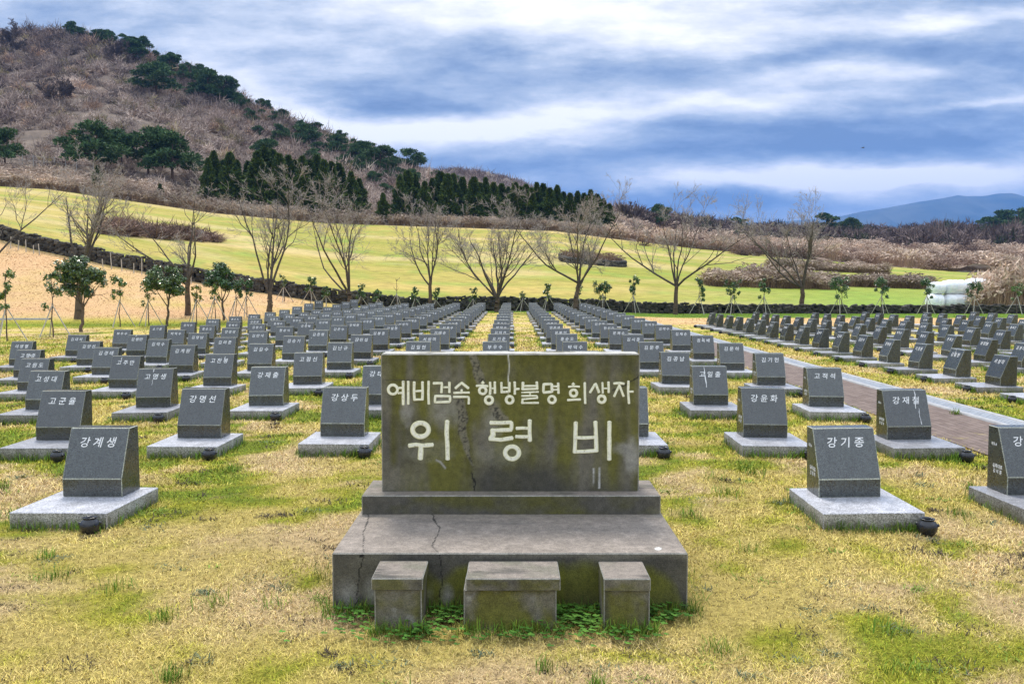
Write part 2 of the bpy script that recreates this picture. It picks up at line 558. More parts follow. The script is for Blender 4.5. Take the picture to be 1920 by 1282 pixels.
struct('brick_path', npmesh('brick_path', V + np.array([0, 0, 1]) * ((fbm(V[:, 0] * 2, V[:, 1] * 2, 41, 3) - .5) * .012)[:, None], None, Q, True), m_brick)

m_conc, nt, b = material('pale_concrete')
n = nt.noise(nt.pos(), 6, 5, .65)
nt.put(b.inputs['Base Color'], nt.ramp(n, [(.3, (.24, .24, .25)), (.7, (.42, .42, .42))]))
b.inputs['Roughness'].default_value = .8
m_steel, nt, b = material('grating_steel')
n = nt.noise(nt.pos(), 8, 4, .6)
nt.put(b.inputs['Base Color'], nt.ramp(n, [(.3, (.22, .24, .27)), (.7, (.36, .39, .43))]))
b.inputs['Roughness'].default_value = .45; b.inputs['Metallic'].default_value = .25
m_dark, nt, b = material('drain_shadow'); b.inputs['Base Color'].default_value = (.03, .03, .03, 1)
dr = thing('drain_channel', 'long grey slatted drain running beside the brick path', 'drain', (0, 0, 0))


def ribbon(mb, x0, x1, dz, h, n=90):
    yv = np.linspace(PATH_Y0, PATH_Y1, n)
    z = hz(np.full(n, (x0 + x1) / 2), yv) + dz
    Vv = np.concatenate([np.stack([np.full(n, xx), yv, z + zz], -1) for xx, zz in ((x0, -h), (x0, 0), (x1, 0), (x1, -h))])
    k = np.arange(n - 1)
    Qq = np.concatenate([np.stack([a * n + k, bq * n + k, bq * n + k + 1, a * n + k + 1], -1) for a, bq in ((0, 1), (1, 2), (2, 3))])
    mb.add(Vv, None, Qq)


mb = MB(); ribbon(mb, PATH_X1 + .005, PATH_X1 + .085, .035, .06); ribbon(mb, DRAIN_X1 - .09, DRAIN_X1, .035, .06)
link('kerb_edge', mb.mesh('kerb_edge'), m_conc, dr)
mb = MB(); ribbon(mb, PATH_X1 + .086, DRAIN_X1 - .091, .004, .01); link('channel_bed', mb.mesh('channel_bed'), m_dark, dr)
mb = MB()
for k in range(4):
    x = PATH_X1 + .105 + k * .074
    ribbon(mb, x, x + .036, .03, .02)
link('slat', mb.mesh('slat'), m_steel, dr)

# small kerb at the far left of the lawn
mb = MB()
pts = [G(px, 599.5 + 0 * px, 20, 60) for px in np.linspace(-60, 92, 8)]
for a, c_ in zip(pts[:-1], pts[1:]):
    v = [(a[0], a[1], a[2] - .05), (c_[0], c_[1], c_[2] - .05), (c_[0], c_[1], c_[2] + .07), (a[0], a[1], a[2] + .07),
         (a[0], a[1] + .15, a[2] - .05), (c_[0], c_[1] + .15, c_[2] - .05), (c_[0], c_[1] + .15, c_[2] + .07), (a[0], a[1] + .15, a[2] + .07)]
    mb.add(v, None, [(0, 1, 2, 3), (3, 2, 6, 7), (7, 6, 5, 4)])
tag(link('kerb', mb.mesh('kerb'), m_conc), 'thin pale kerb line in the grass below the orange slope', 'kerb')


# ------------------------------------------------------------------ memorial tablet
def P(px, py, Y):
    """point on the upright plane at distance Y seen at a picture position"""
    yc = -(py - 641) / F
    s = Y / (cp + yc * sp)
    return np.array([(px - 960) / F * s, Y, (-sp + yc * cp) * s + EYE])


def seg_dist(x, y, pts):
    d = np.full(x.shape, 1e9)
    for (x0, y0), (x1, y1) in zip(pts[:-1], pts[1:]):
        dx, dy = x1 - x0, y1 - y0
        t = np.clip(((x - x0) * dx + (y - y0) * dy) / (dx * dx + dy * dy + 1e-9), 0, 1)
        d = np.minimum(d, np.hypot(x - x0 - t * dx, y - y0 - t * dy))
    return d


def surf_grid(o, u, v, nu, nv):
    """fine patch from corner o spanned by u, v; returns verts, quads and the parameters"""
    s, t = np.meshgrid(np.linspace(0, 1, nu), np.linspace(0, 1, nv), indexing='ij')
    V = np.array(o)[None, None] + np.array(u)[None, None] * s[..., None] + np.array(v)[None, None] * t[..., None]
    return V.reshape(-1, 3), grid_faces(nu, nv), s.ravel(), t.ravel()


GREY = np.array([.155, .143, .108]); OLIVE = np.array([.098, .094, .018]); DARK = np.array([.045, .043, .04]); PALE = np.array([.33, .32, .29]); TOPG = np.array([.215, .182, .152]); MOSS = np.array([.145, .15, .02])


def lerp(a, b, t):
    return a + (b - a) * np.clip(t, 0, 1)[:, None]


m_stone, nt, b = material('weathered_basalt')
p = nt.obj()
gr = nt.noise(p, 190, 3, .7)
mott = nt.noise(p, 26, 5, .7)
base = nt.mix(1.0, nt.attr('col'), nt.ramp(gr, [(.3, .55), (.5, 1.0), (.7, 1.42)]), 'MULTIPLY')
base = nt.mix(1.0, base, nt.ramp(mott, [(.3, .72), (.7, 1.25)]), 'MULTIPLY')
nt.put(b.inputs['Base Color'], base)
b.inputs['Roughness'].default_value = .8
b.inputs['Specular IOR Level'].default_value = .3
bump(nt, b, nt.math('ADD', gr, mott), .45, .004)


def stone_block(name, x0, x1, y0, y1, z0, z1, front, parent, top=None, step=.0062, bev=.006):
    """block with finely gridded faces so that its stains and cracks keep their own shapes"""
    mb = MB()
    bx = bev

    def face(o, u, v, fn):
        nu = max(2, int(np.linalg.norm(u) / step)); nv = max(2, int(np.linalg.norm(v) / step))
        V, Q, s, t = surf_grid(o, u, v, nu, nv)
        mb.add(V, None, Q, fn(V))
    side = lambda V: lerp(lerp(np.broadcast_to(GREY, V.shape), OLIVE, (fbm(V[:, 1] * 9 + 3, V[:, 2] * 5, 81, 4) - .35) * 3), DARK, (fbm(V[:, 1] * 5, V[:, 2] * 3, 82, 3) - .55) * 4)
    tp = top or (lambda V: lerp(lerp(np.broadcast_to(TOPG, V.shape), GREY, (fbm(V[:, 0] * 6, V[:, 1] * 9, 84, 4) - .5) * 3.5), DARK, (fbm(V[:, 0] * 3 + 7, V[:, 1] * 14, 85, 4) - .62) * 5))
    w, d, h = x1 - x0, y1 - y0, z1 - z0
    face((x0 + bx, y0, z0), (w - 2 * bx, 0, 0), (0, 0, h - bx), front)
    face((x0 + bx, y0 + bx, z1), (w - 2 * bx, 0, 0), (0, d - 2 * bx, 0), tp)
    face((x0, y1 - bx, z0), (0, -d + 2 * bx, 0), (0, 0, h - bx), side)
    face((x1, y0 + bx, z0), (0, d - 2 * bx, 0), (0, 0, h - bx), side)
    # chamfers along the arrises and a plain back
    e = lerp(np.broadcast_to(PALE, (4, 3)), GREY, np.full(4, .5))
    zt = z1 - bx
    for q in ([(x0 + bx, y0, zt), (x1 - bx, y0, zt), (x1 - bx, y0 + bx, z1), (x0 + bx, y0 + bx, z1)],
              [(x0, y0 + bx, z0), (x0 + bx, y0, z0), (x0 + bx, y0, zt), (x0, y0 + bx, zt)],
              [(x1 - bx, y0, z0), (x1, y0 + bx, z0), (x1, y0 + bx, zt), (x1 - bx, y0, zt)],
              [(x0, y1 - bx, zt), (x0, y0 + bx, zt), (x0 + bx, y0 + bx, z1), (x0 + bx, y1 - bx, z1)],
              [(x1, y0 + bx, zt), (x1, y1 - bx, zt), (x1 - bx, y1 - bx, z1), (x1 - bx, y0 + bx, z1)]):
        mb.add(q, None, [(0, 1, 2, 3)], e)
    mb.add([(x0, y1 - bx, z0), (x1, y1 - bx, z0), (x1, y1 - bx, zt), (x0, y1 - bx, zt), (x0 + bx, y1 - bx, z1), (x1 - bx, y1 - bx, z1)], None, [(1, 0, 3, 2), (2, 3, 4, 5)], GREY)
    for s_, xx in ((1, x0), (-1, x1)):
        k = x0 + bx if s_ > 0 else x1 - bx
        mb.add([(xx, y0 + bx, zt), (k, y0, zt), (k, y0 + bx, z1)], [(0, 1, 2) if s_ > 0 else (1, 0, 2)], None, GREY)
    return link(name, mb.mesh(name), m_stone, parent)


def to_px(V):
    """picture position of points on the tablet or its base, used to lay out the real stains of the stone"""
    y, z = V[:, 1], V[:, 2] - EYE
    d = y * cp - z * sp; u = y * sp + z * cp
    return 960 + V[:, 0] / d * F, 641 - u / d * F


MON_X = -.004
mon = thing('memorial_tablet', 'large mossy stone tablet with big white carved letters on a stepped base', 'memorial', (0, 0, 0))
BZ = .308
PZ = BZ + .113
cracksB = [[(690, 963), (686, 985), (681, 1010), (680, 1037), (676, 1060), (671, 1100), (667, 1150)],
           [(808, 963), (815, 975), (823, 988), (820, 1005), (811, 1022), (818, 1030), (827, 1042), (828, 1080), (826, 1130), (824, 1160)]]


def crack_mask(px, py, lines, wid, seed=1):
    m = np.zeros_like(px)
    wob = (fbm(px * .12, py * .12, seed, 3) - .5) * 9
    for l in lines:
        d = seg_dist(px + wob, py, l)
        m = np.maximum(m, np.clip((wid - d) / (wid * .6), 0, 1))
    return m


def base_front(V):
    px, py = to_px(V)
    n = fbm(V[:, 0] * 4, V[:, 2] * 7, 51, 4); st = fbm(V[:, 0] * 16, V[:, 2] * 2, 52, 4)
    c = lerp(np.broadcast_to(lerp(GREY[None], DARK, np.array([.78]))[0], V.shape), GREY * .75, (n - .45) * 3)
    arch = np.maximum.reduce([1 - ((px - x) / a) ** 2 - ((1185 - py) / h) ** 2 for x, a, h in ((765, 95, 130), (900, 110, 135), (1080, 120, 140), (1215, 75, 128))])
    c = lerp(c, np.array([.115, .118, .020]), np.clip(arch * 3 + (n - .5) * 1.5, 0, 1) * .92)
    c = lerp(c, MOSS, np.clip(arch * 2 + .1, 0, 1) * np.clip((st - .45) * 5, 0, 1) * .8)
    c = lerp(c, DARK, np.clip((py - 1100) / 70, 0, 1) * np.clip((n - .38) * 4, 0, 1) * .75)
    for x, y, r in ((650, 1120, 26), (700, 1110, 24), (795, 1105, 22), (838, 1115, 16)):
        c = lerp(c, PALE * .9, np.clip(1 - np.hypot(px - x, (py - y) * .6) / r, 0, 1) * np.clip((n - .3) * 2.2, 0, 1))
    c = lerp(c, GREY * 1.5, np.clip((1052 - py) / 10 + (n - .5) * 2, 0, 1) * .4 * np.clip((px - 820) / 100, 0, 1))
    return lerp(c, DARK * .25, crack_mask(px, py, cracksB, 1.4))


def base_top(V):
    px, py = to_px(V)
    n = fbm(V[:, 0] * 3, V[:, 1] * 9, 53, 5); n2 = fbm(V[:, 0] * 14, V[:, 1] * 14, 54, 4)
    c = lerp(np.broadcast_to(TOPG, V.shape), TOPG * 1.3, (n2 - .45) * 3)
    c = lerp(c, DARK * 2, np.clip((fbm(V[:, 0] * 2.2 + 1, V[:, 1] * 13, 55, 5) - .58) * 6, 0, 1) * np.clip(1 - np.abs(py - 985) / 22, 0, 1) * .6)
    c = lerp(c, GREY, np.clip((975 - py) / 14, 0, 1) * .6)
    c = lerp(c, np.array([.75, .75, .72]), np.clip((1 - np.hypot((px - 1234) / 7, (py - 1028) / 3)) * 3, 0, 1))
    return lerp(c, DARK * .25, crack_mask(px, py, cracksB, 1.3))


def plinth_front(V):
    px, py = to_px(V)
    n = fbm(V[:, 0] * 6, V[:, 2] * 10, 56, 4)
    c = lerp(np.broadcast_to(lerp(GREY[None], DARK, np.array([.6]))[0], V.shape), OLIVE, np.clip((n - .35) * 3, 0, 1) * .8)
    return lerp(c, GREY * 1.2, np.clip((px - 1205) / 40 + (n - .5) * 2, 0, 1) * .7)


def tablet_front(V):
    px, py = to_px(V)
    n = fbm(V[:, 0] * 5 + 2, V[:, 2] * 4, 57, 5); streak = fbm(V[:, 0] * 13, V[:, 2] * 1.6, 58, 4); n2 = fbm(V[:, 0] * 22, V[:, 2] * 22, 59, 3)
    c = lerp(np.broadcast_to(GREY * .95, V.shape), OLIVE * 1.25, np.clip((n * .45 + streak * .65 - .37) * 3.6, 0, 1) * .95)
    c = lerp(c, OLIVE * .8, np.clip((715 - py) / 55 + (streak - .5) * 1.5, 0, 1) * .75)
    c = lerp(c, DARK * 1.2, np.clip((py - 850) / 60 + (n - .5) * 3 - .25, 0, 1) * np.clip((px - 850) / 60, 0, 1) * .75)
    c = lerp(c, DARK * 1.4, np.clip((fbm(V[:, 0] * 3, V[:, 2] * 3, 61, 4) - .56) * 6, 0, 1) * .55)
    # pale washed patches under the letters and at the right edge
    for x, y, a, h, s in ((763, 770, 16, 34, .8), (835, 770, 40, 40, .5), (800, 845, 55, 24, .35), (925, 790, 22, 40, .4), (1185, 850, 18, 45, .9), (1165, 840, 22, 16, .6), (945, 850, 60, 30, .25)):
        q = 1 - ((px - x) / a) ** 2 - ((py - y) / h) ** 2
        c = lerp(c, PALE * .85, np.clip(q + (n2 - .5), 0, 1) * s)
    for x, a, y0, y1 in ((1168, 13, 740, 835), (1045, 15, 770, 830), (878, 10, 760, 900), (735, 12, 700, 880)):
        q = np.clip(1 - np.abs(px - x + (streak - .5) * 14) / a, 0, 1) * np.clip((py - y0) / 15, 0, 1) * np.clip((y1 - py) / 15, 0, 1)
        c = lerp(c, OLIVE * .85, q * .8)
    # band of coarse pores running down the face
    for line, wd in (([(884, 655), (893, 690), (905, 722)], 9), ([(862, 750), (867, 775), (868, 810), (876, 845), (882, 862), (886, 872)], 9), ([(922, 757), (932, 775), (944, 786)], 10)):
        wdt = np.where(py > 820, wd * np.clip(1 - (py - 820) / 75, .2, 1), wd)
        d = seg_dist(px + (n2 - .5) * 8, py, line)
        m = np.clip((wdt - d) / 2.5, 0, 1)
        c = lerp(c, GREY * 1.15, m * .8)
        pore = vnoise(V[:, 0] * 115, V[:, 2] * 115, 62)
        c = lerp(c, DARK * .45, m * np.clip((pore - .58) * 9, 0, 1) * .8)
    c = lerp(c, np.array([.62, .61, .56]), np.clip((1.3 - np.abs(px - 953.5 + np.sin(py * .08) * .8)) * 1.2, 0, 1) * np.clip((742 - py) / 8, 0, 1))
    for x, y0, y1 in ((1113, 878, 912), (1124, 876, 915)):
        c = lerp(c, np.array([.5, .5, .48]), np.clip((2.2 - np.abs(px - x)), 0, 1) * (py > y0) * (py < y1) * np.clip((n2 - .3) * 3, 0, 1))
    c = lerp(c, PALE, np.clip(1.4 - seg_dist(px, py, [(818, 862), (826, 866), (835, 877)]) * .6, 0, 1))
    c = lerp(c, DARK * .3, crack_mask(px, py, [[(1210, 700), (1194, 708), (1180, 717), (1160, 728), (1150, 731)], [(885, 885), (888, 905), (890, 920)]], 1.5))
    return lerp(c, DARK, crack_mask(px, py, [[(710, 711), (760, 712), (800, 711)]], 1.1) * .6)


stone_block('base_slab', -.912 + MON_X, .900 + MON_X, 4.33, 5.51, -.08, BZ, base_front, mon, base_top)
stone_block('plinth', -.892 + MON_X, .890 + MON_X, 5.09, 5.507, BZ + .001, PZ, plinth_front, mon)
TABY = 5.20
tab = stone_block('tablet', -.787 + MON_X, .775 + MON_X, TABY, TABY + .20, PZ + .001, PZ + .001 + .836, tablet_front, mon,
                  top=lambda V: lerp(np.broadcast_to(PALE * 1.25, V.shape), GREY, (fbm(V[:, 0] * 9, V[:, 1] * 9, 86, 3) - .55) * 5), bev=.007)

# carved letters: strokes (picture positions) with a half width, cream rim and whiter groove
zA = lambda x, y: (710 + x * .14037, 700 + y * .14037)
zB = lambda x, y: (880 + x * .14043, 700 + y * .14043)
zC = lambda x, y: (1040 + x * .14038, 700 + y * .14038)
ST = []


def L(z, wd, *pts):
    ST.append(([z(*q) for q in pts], wd * .1404))


def O(z, wd, cx, cy, rx, ry=None):
    ry = ry or rx
    ST.append(([z(cx + rx * math.cos(a), cy + ry * math.sin(a)) for a in np.linspace(0, 2 * math.pi, 29)], wd * .1404))


O(zA, 21, 190, 215, 62); L(zA, 17, (262, 195), (312, 192)); L(zA, 17, (268, 262), (312, 258)); L(zA, 21, (328, 112), (328, 408)); L(zA, 19, (395, 112), (396, 402))
L(zA, 21, (475, 122), (472, 240), (478, 348)); L(zA, 21, (585, 120), (588, 240), (584, 345)); L(zA, 16, (480, 237), (585, 232)); L(zA, 18, (478, 350), (584, 346)); L(zA, 20, (668, 112), (664, 260), (670, 400))
L(zA, 20, (738, 132), (845, 128), (842, 190), (838, 248)); L(zA, 14, (872, 184), (942, 184)); L(zA, 19, (945, 122), (944, 248)); L(zA, 19, (755, 302), (955, 304), (952, 378), (750, 386), (756, 302))
L(zA, 20, (1030, 193), (1108, 124), (1194, 194)); L(zA, 17, (1108, 222), (1108, 252)); L(zA, 17, (1010, 258), (1205, 255)); L(zA, 18, (1006, 312), (1202, 312), (1206, 350), (1202, 400))
O(zB, 24, 180, 124, 5); L(zB, 18, (100, 165), (170, 160), (242, 170)); O(zB, 20, 178, 228, 46); L(zB, 19, (277, 125), (282, 200), (276, 270)); L(zB, 13, (290, 200), (340, 198)); L(zB, 19, (340, 120), (342, 258)); O(zB, 23, 262, 355, 49)
L(zB, 19, (428, 128), (432, 250)); L(zB, 19, (535, 128), (534, 238)); L(zB, 15, (435, 190), (530, 192)); L(zB, 17, (432, 250), (534, 240)); L(zB, 19, (605, 120), (609, 200), (607, 270)); L(zB, 17, (620, 208), (658, 206)); O(zB, 22, 538, 352, 47)
L(zB, 22, (716, 128), (712, 208)); L(zB, 19, (900, 120), (906, 204)); L(zB, 15, (722, 168), (895, 166)); L(zB, 17, (714, 211), (906, 205)); L(zB, 13, (703, 254), (918, 246)); L(zB, 13, (810, 258), (810, 295))
L(zB, 15, (703, 300), (904, 298), (906, 326)); L(zB, 14, (906, 328), (712, 344)); L(zB, 18, (712, 344), (706, 392)); L(zB, 15, (706, 394), (918, 392))
L(zB, 21, (992, 145), (1100, 140), (1104, 245), (988, 255), (992, 145)); L(zB, 14, (1112, 172), (1180, 172)); L(zB, 14, (1112, 218), (1180, 216)); L(zB, 19, (1186, 135), (1190, 258)); O(zB, 21, 1103, 348, 46)
O(zC, 22, 248, 142, 6); L(zC, 16, (190, 178), (250, 172), (325, 176)); O(zC, 22, 252, 262, 45); L(zC, 17, (178, 355), (260, 350), (340, 347)); L(zC, 19, (402, 130), (403, 260), (408, 395))
L(zC, 20, (475, 248), (545, 134), (590, 248)); L(zC, 17, (638, 128), (642, 255)); L(zC, 12, (650, 200), (708, 198)); L(zC, 19, (718, 120), (722, 248)); O(zC, 23, 628, 343, 46)
L(zC, 18, (796, 134), (860, 128), (922, 136)); L(zC, 19, (862, 160), (796, 300)); L(zC, 19, (868, 172), (918, 298)); L(zC, 18, (985, 108), (980, 240), (992, 395)); L(zC, 17, (1000, 242), (1042, 242))
O(zA, 36, 560, 752, 107, 92); L(zA, 31, (415, 962), (500, 950), (600, 962), (712, 952)); L(zA, 38, (565, 985), (562, 1060), (557, 1128)); L(zA, 33, (915, 645), (908, 790), (918, 960), (922, 1135))
L(zB, 31, (292, 658), (420, 660), (560, 652), (566, 700), (556, 752), (440, 756), (310, 760)); L(zB, 38, (312, 762), (318, 820), (290, 866)); L(zB, 31, (280, 872), (420, 886), (565, 862))
L(zB, 24, (636, 732), (710, 728), (785, 732)); L(zB, 26, (630, 842), (710, 846), (785, 843)); L(zB, 30, (806, 634), (804, 760), (808, 890)); O(zB, 34, 570, 1058, 92, 84)
L(zC, 30, (282, 662), (278, 800), (268, 1045)); L(zC, 31, (544, 655), (552, 840), (556, 1030)); L(zC, 25, (285, 857), (410, 860), (545, 850)); L(zC, 27, (268, 1045), (420, 1040), (555, 1030)); L(zC, 31, (730, 655), (728, 900), (728, 1140))


def letter_mesh(strokes):
    mb = MB()
    prof = np.array([(-1.10, 0, 0), (-.90, .8, .1), (-.46, 1.0, .9), (0, .85, 1), (.46, 1.0, .9), (.90, .8, .1), (1.10, 0, 0)])
    rim = np.array([.70, .69, .42]); core = np.array([.86, .85, .76])
    for si, (pts, hw) in enumerate(strokes):
        a = np.array(pts, float)
        # resample with a little hand wobble
        segl = np.hypot(*np.diff(a, axis=0).T); cum = np.concatenate([[0], np.cumsum(segl)])
        n = max(5, int(cum[-1] / 2.2))
        s = np.linspace(0, cum[-1], n)
        q = np.stack([np.interp(s, cum, a[:, 0]), np.interp(s, cum, a[:, 1])], 1)
        closed = np.hypot(*(a[0] - a[-1])) < .5
        tg = np.gradient(q, axis=0)
        if closed: tg[0] = tg[-1] = tg[0] + tg[-1]
        tg /= np.maximum(np.linalg.norm(tg, axis=1, keepdims=True), 1e-6)
        wv = hw * .92 * (1 + .10 * (vnoise(s * .09, s * 0 + si * 3.3, 71) - .5) * 2)
        ext = []
        if not closed:                                             # round ends
            k = np.linspace(1, 0, 6)[:-1]
            start = [(q[0] - tg[0] * hw * .85 * kk, tg[0], hw * math.sqrt(max(0, 1 - kk * kk)) + .05) for kk in k]
            end = [(q[-1] + tg[-1] * hw * .85 * kk, tg[-1], hw * math.sqrt(max(0, 1 - kk * kk)) + .05) for kk in k[::-1]]
            q = np.array([e[0] for e in start] + list(q) + [e[0] for e in end])
            tg = np.array([e[1] for e in start] + list(tg) + [e[1] for e in end])
            wv = np.array([e[2] for e in start] + list(wv) + [e[2] for e in end])
        nr = np.stack([-tg[:, 1], tg[:, 0]], 1)
        V, cc = [], []
        lift = .0030 + .00012 * (si % 9)
        for i in range(len(q)):
            for (u, h, t) in prof:
                xx, yy_ = q[i] + nr[i] * u * wv[i]
                pt = P(xx, yy_, TABY)
                V.append((pt[0], TABY - h * lift * min(1, wv[i] / hw + .1) - .0002, pt[2]))
                cc.append(rim + (core - rim) * t * min(1, wv[i] / hw) if h > 0 else np.array([.10, .095, .05]))
        m = len(prof)
        i, j = np.meshgrid(np.arange(len(q) - 1), np.arange(m - 1), indexing='ij')
        k = i * m + j
        mb.add(V, None, np.stack([k, k + 1, k + m + 1, k + m], -1).reshape(-1, 4), np.array(cc))
    return mb.mesh('inscription', True)


m_letter, nt, b = material('old_white_paint')
n = nt.noise(nt.obj(), 60, 4, .7)
nt.put(b.inputs['Base Color'], nt.mix(1.0, nt.attr('col'), nt.ramp(n, [(.28, (.55, .52, .42)), (.45, (.96, .96, .92)), (.7, (1.05, 1.05, 1.02))]), 'MULTIPLY'))
b.inputs['Roughness'].default_value = .7
link('inscription', letter_mesh(ST), m_letter, tab)


def stand(label, x0, x1, y0, y1, cx0, cx1, cy0, zb, zc, seed):
    t = thing('offering_stand', label, 'stone stand', (0, 0, 0), 0, 'stone stands before the tablet')

    def fr(V):
        n = fbm(V[:, 0] * 8 + seed, V[:, 2] * 7, 90 + seed, 4); n2 = fbm(V[:, 0] * 30 + seed, V[:, 2] * 30, 95 + seed, 3)
        c = lerp(np.broadcast_to(GREY * .95, V.shape), OLIVE * 1.2, np.clip((n - .38) * 4.5, 0, 1) * .9)
        c = lerp(c, MOSS, np.clip((n - .52) * 6, 0, 1) * np.clip((.16 - V[:, 2]) * 8, 0, 1) * .7)
        c = lerp(c, PALE * .8, np.clip((n2 - .55) * 6, 0, 1) * np.clip((.5 - n) * 5, 0, 1) * .6)
        edge = np.minimum(V[:, 0] - x0, x1 - V[:, 0])
        return lerp(c, DARK, np.clip((.03 - edge) * 30 + (n - .5) * 2, 0, 1) * .7)
    cf = lambda V: lerp(lerp(np.broadcast_to(GREY, V.shape), DARK, np.clip((fbm(V[:, 0] * 7, V[:, 2] * 12, 101 + seed, 3) - .45) * 4, 0, 1) * .6), OLIVE, np.clip((fbm(V[:, 0] * 9 + 4, V[:, 2] * 15, 103 + seed, 3) - .5) * 5, 0, 1) * .7)
    stone_block('block', x0, x1, y0, y1, -.06, zb, fr, t, step=.005)
    stone_block('cap_slab', cx0, cx1, cy0, y1 - .001, zb + .001, zc, cf, t, step=.005, bev=.005)


stand('small square stone stand with a cap slab before the tablet base, at the left', -.660, -.432, 4.066, 4.326, -.672, -.425, 4.052, .216, .272, 1)
stand('wide oblong stone stand with a cap slab before the middle of the tablet base', -.232, .214, 4.07, 4.327, -.220, .232, 4.055, .212, .270, 2)
stand('small square stone stand with a cap slab before the tablet base, at the right', .440, .662, 4.07, 4.326, .438, .663, 4.055, .210, .269, 3)

# ------------------------------------------------------------------ name markers
def granite(name, ca, cb, rough, edge=None, spec=.5):
    m, nt, b = material(name)
    p = nt.obj()
    v = nt.node('ShaderNodeTexVoronoi'); nt.l.new(p, v.inputs['Vector']); v.inputs['Scale'].default_value = 165
    sp_ = nt.node('ShaderNodeSeparateColor'); nt.l.new(v.outputs['Color'], sp_.inputs[0])
    n = nt.noise(p, 9, 5, .65)
    fac = nt.math('ADD', nt.math('MULTIPLY', sp_.outputs[0], .75), nt.math('MULTIPLY', n, .25))
    c = nt.ramp(fac, [(.2, ca), (.85, cb)])
    r = nt.node('ShaderNodeObjectInfo').outputs['Random']
    c = nt.mix(1.0, c, nt.ramp(r, [(0, .72), (1, 1.25)]), 'MULTIPLY')
    st_ = nt.noise(nt.scale(nt.pos(), 9, 9, 1.6), 1.3, 4, .65)          # water marks and dust of its own on every stone
    c = nt.mix(1.0, c, nt.ramp(st_, [(.30, .72), (.52, 1.0), (.66, 1.12), (.78, 1.75)]), 'MULTIPLY')
    nt.put(b.inputs['Base Color'], c)
    nt.put(b.inputs['Roughness'], nt.ramp(n, [(.3, rough - .06), (.7, rough + .10)]))
    b.inputs['Specular IOR Level'].default_value = spec
    return m, nt, b, c


m_dgran, nt, b, c = granite('dark_granite', (.004, .006, .006), (.052, .064, .061), .25, spec=1.0)
m_dedge, _, _, _ = granite('granite_edge_glint_wear', (.20, .21, .17), (.45, .46, .38), .5)  # pale edge colour paints in sky glint on the polished chamfers, plus wear
m_lgran, nt, b, c = granite('pale_granite', (.20, .20, .215), (.52, .52, .55), .35)
m_lside, nt, b, c = granite('rough_pale_granite', (.13, .125, .11), (.46, .45, .42), .75)
z = nt.node('ShaderNodeSeparateXYZ'); nt.l.new(nt.obj(), z.inputs[0])
lo = nt.math('ADD', z.outputs[2], nt.math('MULTIPLY', nt.math('SUBTRACT', nt.noise(nt.obj(), 9, 4, .6), .5), .16))
nt.put(b.inputs['Base Color'], nt.mix(nt.ramp(lo, [(.02, .75), (.085, 0)]), c, (.105, .10, .05)))
m_white, nt, b = material('white_lettering'); b.inputs['Base Color'].default_value = (.78, .79, .80, 1); b.inputs['Roughness'].default_value = .6
m_pot, nt, b = material('black_glaze')
nt.put(b.inputs['Base Color'], nt.ramp(nt.noise(nt.obj(), 30, 4, .6), [(.3, (.008, .009, .012)), (.75, (.028, .029, .034))]))
b.inputs['Roughness'].default_value = .22


def prism(profile, x0, x1, bev=.004):
    """bevelled prism of a (y, z) outline; the bevel gets material slot 1"""
    bm = bmesh.new()
    a = [bm.verts.new((x0, y, z)) for y, z in profile]; c_ = [bm.verts.new((x1, y, z)) for y, z in profile]
    bm.faces.new(a[::-1]); bm.faces.new(c_)
    n = len(profile)
    for i in range(n):
        bm.faces.new((a[i], a[(i + 1) % n], c_[(i + 1) % n], c_[i]))
    bmesh.ops.recalc_face_normals(bm, faces=bm.faces[:])
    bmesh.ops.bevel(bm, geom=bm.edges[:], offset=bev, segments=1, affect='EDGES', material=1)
    return bm


def bm_mesh(name, bm, mats, sides=None):
    if sides is not None:
        for f in bm.faces:
            if f.material_index == 0 and abs(f.normal.z) < .5: f.material_index = sides
    me = bpy.data.meshes.new(name)
    bm.to_mesh(me); bm.free()
    for m in mats: me.materials.append(m)
    return me


z0 = PAD_H
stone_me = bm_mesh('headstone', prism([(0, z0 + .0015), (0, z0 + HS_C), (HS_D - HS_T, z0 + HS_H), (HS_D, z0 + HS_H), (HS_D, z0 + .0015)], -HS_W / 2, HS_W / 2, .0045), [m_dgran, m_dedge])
pad_me = bm_mesh('base_slab', prism([(-PAD_OFF, -.12), (-PAD_OFF, PAD_H), (PAD_D - PAD_OFF, PAD_H), (PAD_D - PAD_OFF, -.12)], -PAD_W / 2, PAD_W / 2, .005), [m_lgran, m_lgran, m_lside], 2)
slope_dir = Vector((0, HS_D - HS_T, HS_H - HS_C)); slope_len = slope_dir.length; slope_dir.normalize()
slope_n = Vector((0, -slope_dir.z, slope_dir.y))
tmp_cu = bpy.data.curves.new('lettering', 'FONT'); tmp_cu.align_x = 'CENTER'; tmp_cu.align_y = 'CENTER'; tmp_cu.resolution_u = 2
tmp_ob = bpy.data.objects.new('lettering', tmp_cu); C.objects.link(tmp_ob)
TXT = {}


def text_mesh(body, size, M, key, shear=.14, bold=.009):
    if key in TXT: return TXT[key]
    tmp_cu.body = body; tmp_cu.size = size; tmp_cu.shear = shear; tmp_cu.offset = bold * size; tmp_cu.space_line = 1.1
    dg = bpy.context.evaluated_depsgraph_get(); dg.update()
    me = bpy.data.meshes.new_from_object(tmp_ob.evaluated_get(dg))
    me.transform(M)
    me.name = 'inscription'
    me.materials.clear(); me.materials.append(m_white)
    TXT[key] = me
    return me


